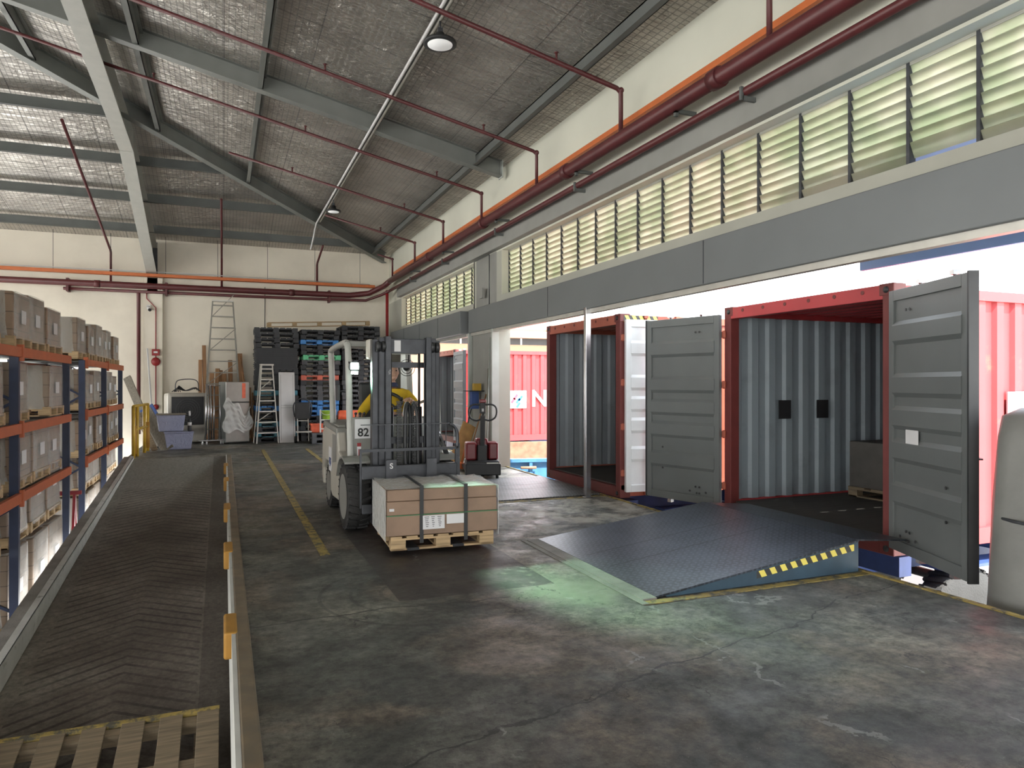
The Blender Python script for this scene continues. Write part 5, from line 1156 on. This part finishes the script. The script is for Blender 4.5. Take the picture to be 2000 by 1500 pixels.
# fridge
t = thing('fridge', 'stainless steel fridge half covered in torn clear plastic', 'fridge', (.26, 20.72, 0), math.radians(16))
MB().box(-.31, .31, -.30, .32, .03, 1.66).build('fridge_body', m_steel, t, bevel=.01); MB().box(-.31, .31, -.345, -.302, .05, 1.10).build('lower_door', m_ss, t, bevel=.012); MB().box(-.31, .31, -.345, -.302, 1.12, 1.66).build('upper_door', m_ss, t, bevel=.012)
MB().box(.11, .20, -.348, -.346, 1.22, 1.62).build('red_tape', m_ored, t)
s = MB(); nx, nz = 22, 22; vs = []
for i in range(nz + 1):
    for j in range(nx + 1):
        u, v = j / nx, i / nz; half = .36 + .05 * math.sin(v * 7); x = -half + 2 * half * u
        z = .34 + (1.02 - .34) * v + (.18 * math.sin(u * 6.5) + .10 * math.sin(u * 15)) * v - .05 * math.sin(u * 11) * (1 - v)
        y = -.37 - .035 * abs(math.sin(u * 13 + v * 5)) - .03 * abs(math.sin(v * 17 + u * 4)) + (.06 if u in (0, 1) else 0); vs.append((x, y, z))
s.add(vs, [(i * (nx + 1) + j, i * (nx + 1) + j + 1, (i + 1) * (nx + 1) + j + 1, (i + 1) * (nx + 1) + j) for i in range(nz) for j in range(nx)], True).build('plastic_sheet', m_film2, t)
# clothes rail rack
t = thing('clothes_rail', 'folded chrome clothes rails on castors between air cooler and fridge', 'clothes rail', (-.32, 20.45, 0), math.radians(10))
for k, (x, tx) in enumerate(((-.12, -.10), (-.04, -.05), (.02, .01), (.08, .10), (.26, .24))): MB().tube([(x, 0, .12), (tx, .02 * k, 1.60 - .02 * k)], .02 if k < 4 else .014, 8).build('rail_tube', m_chrome, t)
MB().box(-.34, .34, -.03, .03, .09, .12).build('base_bar', m_chrome, t); MB().tube([(-.12, 0, 1.58), (.25, .05, 1.55)], .012, 8).build('top_bar', m_chrome, t)
for x in (-.2, -.1, .26, .31): MB().lathe([(0, -.015), (.045, -.015), (.045, .015), (0, .015)], (x, 0, .045), 'x', 14).build('castor', m_white, t)
# planks
for k, (x, w_, h, y) in enumerate(((-.62, .10, 2.30, 22.36), (-.48, .10, 2.72, 22.38), (-.36, .12, 1.95, 22.36), (-.22, .12, 2.05, 22.3), (-.08, .12, 2.0, 22.34), (.06, .12, 1.9, 22.3), (.22, .12, 2.3, 22.36), (.50, .14, 2.5, 22.4), (.70, .14, 1.5, 22.36), (.86, .12, 1.35, 22.3))):
    o = MB().box(-w_ / 2, w_ / 2, -.015, .015, 0, h).build('plank', m_plank, bevel=.003); o.location = (x, y - .10, 0); o.rotation_euler = (math.radians(-2.2), random.uniform(-.03, .03), 0)
    tag(o, 'brown timber plank leaning on the back wall, ' + ['leftmost', 'tallest, second from the left', 'third from the left', 'fourth from the left', 'fifth from the left', 'sixth from the left', 'seventh from the left', 'tall one right of the ladder', 'short one behind the fridge', 'shortest, rightmost'][k], 'plank', 'brown planks behind the tall ladder')
o = MB().bar((1.0, 20.95, 0), (1.08 - .38, 22.1, 2.4), .05, .03).build('plank', m_plank); o = tag(o, 'thin wooden batten leaning beside the left pallet stack', 'plank')
o.location = (-.25, 0, 0)
# air cooler
t = thing('air_cooler', 'large cream evaporative air cooler with black grille and coiled cables on top', 'air cooler', (-.95, 21.2, 0), math.radians(12))
MB().box(-.50, .50, -.30, .36, .18, 1.36).build('cooler_body', m_offw, t, bevel=.07); MB().box(-.40, .40, -.316, -.296, .50, 1.26).build('grille_panel', m_black, t, bevel=.02); MB().box(-.40, .44, -.30, .34, .06, .45).build('water_tank', m_offw, t, bevel=.03)
s = MB()
for r in (.30, .24, .18, .12, .06): s.tube([(r * math.cos(2 * PI * k / 30), -.325, .90 + r * math.sin(2 * PI * k / 30)) for k in range(30)], .005, 5, True)
s.build('fan_guard', m_steel, t)
for z in [.6 + k * .045 for k in range(14)]: MB().bar((-.35, -.322, z), (.35, -.322, z), .006, .010).build('grille_slat', m_dark, t)
for x in (-.42, .42): MB().lathe([(0, -.02), (.05, -.02), (.05, .02), (0, .02)], (x, -.2, .05), 'x', 12).build('castor', m_rub, t)
t = thing('cable_coil', 'tangled dark cables and wire frame on top of the air cooler', 'cable', (-.95, 21.2, 1.37), math.radians(12))
for k in range(5): MB().tube(curve_pts([(-.36 + .06 * k, -.10 + .05 * k, .02), (-.2, .1 - .06 * k, .10 + .02 * k), (0, .12 - .05 * k, .05), (.22, -.05 * k, .13), (.38 - .05 * k, .05, .03 + .02 * k)]), .012, 6).build('cable', m_black, t)
MB().tube(curve_pts([(-.26, 0, .02), (-.25, 0, .25), (-.15, 0, .34), (.15, 0, .36), (.30, 0, .28), (.32, 0, .03)]), .012, 6).build('wire_frame', m_dark, t)
# tubs
for k, (x, y, z, lab) in enumerate(((-1.02, 19.35, 0, 'lower pale lilac plastic storage tub on the floor'), (-1.20, 19.42, .44, 'upper pale lilac plastic storage tub stacked on another'))):
    t = thing('storage_tub', lab, 'storage tub', (x, y, z), .05, 'storage tubs')
    MB().add([(-.27, -.19, 0), (.27, -.19, 0), (.27, .19, 0), (-.27, .19, 0), (-.32, -.23, .40), (.32, -.23, .40), (.32, .23, .40), (-.32, .23, .40)], [(0, 3, 2, 1), (4, 5, 6, 7), (0, 1, 5, 4), (1, 2, 6, 5), (2, 3, 7, 6), (3, 0, 4, 7)]).build('tub_body', m_tub, t, bevel=.02)
    MB().box(-.335, .335, -.245, .245, .40, .43).build('tub_lid', m_tub if k == 0 else m_grey_wood, t, bevel=.01)
t = thing('bottle', 'dark bottle with white cap standing beside the upper storage tub', 'bottle', (-.78, 19.32, .432)); MB().lathe([(0, 0), (.04, 0), (.045, .02), (.045, .22), (.018, .30), (.018, .38), (0, .38)], n=14).build('bottle_body', m_black, t); MB().lathe([(.046, .14), (.047, .14), (.047, .22), (.046, .22)], n=14).build('bottle_label', m_white, t); MB().tube([(0, 0, .38), (0, 0, .5)], .022, 10).build('bottle_cap', m_white, t)
# leaning boards left
for k, (a, b_, w_, m_, lab) in enumerate((((-1.55, 19.9, 0), (-2.42, 21.7, 1.78), .20, m_grey_wood, 'long weathered board leaning against the wall behind the yellow rail'), ((-1.25, 19.15, 0), (-1.80, 19.7, .95), .30, m_grey_wood, 'wide weathered board leaning beside the storage tubs'), ((-1.52, 19.0, 0), (-1.98, 19.6, .90), .14, m_pal_old, 'narrow weathered board leaning by the yellow rail'), ((-1.28, 20.0, 0), (-1.85, 20.5, 1.0), .35, m_bl, 'blue cloth roll leaning behind the weathered boards'))):
    tag(MB().bar(a, b_, w_, .05, (0, 1, .2)).build('board' if k < 3 else 'cloth_roll', m_, bevel=.01), lab, 'board' if k < 3 else 'cloth roll')
o = MB().bar((-1.75, 21.6, 0), (-1.98, 22.28, 2.6), .04, .03).build('batten', m_white); tag(o, 'thin white batten leaning on the back wall column', 'batten')
# yellow rail at the ramp head
t = thing('safety_rail', 'yellow steel safety rail at the top of the ramp', 'safety rail', (-1.80, 17.25, 0), math.radians(-4))
for y in (0, .42, 1.3, 1.75): MB().tube([(0, y, 0), (0, y, 1.12)], .035, 10).build('post', m_yrail, t)
for z in (1.12, .6): MB().tube([(0, 0, z), (0, 1.75, z)], .03, 10).build('rail', m_yrail, t)
for y in (.08, 1.7): MB().tube([(0, y, .08), (0, y, .70)], .05, 10).build('bumper_tube', m_yel2, t)
# red frame and bits on the lower floor by the racks
t = thing('sawhorse', 'red metal sawhorse on the floor between the two racks', 'sawhorse', (-2.5, 13.1, ZL))
for sx in (-.3, .3):
    for sy in (-.22, .22): MB().bar((sx, sy, 0), (sx, 0, 1.15), .04, .04, (1, 0, 0)).build('leg', m_jred, t)
MB().bar((-.4, 0, 1.17), (.4, 0, 1.17), .06, .06).build('top_bar', m_jred, t)
t = thing('helmet_pile', 'red plastic helmet lying on top of a floor load of the near rack', 'helmet', (-2.5, 12.0, ZL + 1.98)); MB().sphere((0, 0, 0), (.14, .11, .10), 14).lathe([(.10, -.02), (.17, -.01), (.10, .0)], n=16).build('helmet_shell', m_ored, t)
o = MB().sphere((0, 0, 0), (.35, .5, .28), 16).build('sack', m_white); o.location = (-2.35, 17.6, -.05 + .05); tag(o, 'white sack lying by the head of the ramp kerb', 'sack'); bpy.data.objects.remove(o)
# brooms, sticks at the pier
def stick(nm, lab, a, b_, r, mat, head=None):
    t = thing(nm, lab, 'broom' if head else 'stick', a); a, b_ = Vector(a), Vector(b_); MB().tube([(0, 0, .02), b_ - a], r, 8).build('handle', mat, t)
    if head == 'straw': MB().lathe([(.13, 0), (.10, .18), (.05, .42), (.022, .5)], n=14).build('bristles', m_tan, t)
    if head == 'brush': MB().box(-.22, .22, -.04, .04, 0, .09).build('brush_head', m_black, t)
    return t
stick('broom', 'straw broom leaning on the pier behind the pallet truck', (4.55, 12.9, 0), (4.80, 13.3, 1.25), .014, m_dark, 'straw')
stick('broom', 'black push broom with long pale handle leaning on the pier', (4.62, 12.75, 0), (4.81, 13.1, 1.9), .013, m_alu, 'brush')
stick('pole', 'tallest thin grey pole leaning on the pier', (4.60, 12.6, 0), (4.80, 12.95, 2.5), .013, m_steel_l)
stick('pole', 'brown wooden pole leaning on the pier', (4.40, 13.2, 0), (4.81, 13.2, 1.4), .015, m_plank)
stick('pole', 'dark crowbar leaning on the pier', (4.4, 13.7, 0), (4.80, 13.9, 1.35), .013, m_black)
t = thing('wall_shelf', 'small black bracket shelf with yellow and blue rags on the pier', 'shelf', (4.72, 13.5, 1.45)); MB().box(-.22, .09, -.2, .2, 0, .02).build('shelf_plate', m_black, t); MB().box(-.1, .05, -.12, .0, .02, .16).build('rag', m_yrail, t); MB().box(-.1, .05, .02, .16, -.35, -.0).build('rag', m_bl, t)
t = thing('cardboard_sheets', 'folded tan cardboard leaning behind the red pallet truck', 'cardboard', (4.15, 13.2, 0)); MB().bar((0, 0, .0), (.38, .2, .80), .3, .03, (0, 1, .3)).build('cardboard', m_tan, t)
t = thing('dustpan', 'orange plastic dustpan on the floor by the pallet truck', 'dustpan', (3.95, 12.9, 0)); MB().prism([(0, 0), (.28, 0), (.28, .10), (.22, .12), (0, .02)], -.14, .14, 'y').build('pan', m_orange, t); MB().tube([(.25, 0, .1), (.35, .02, .5)], .012, 6).build('handle', m_orange, t)
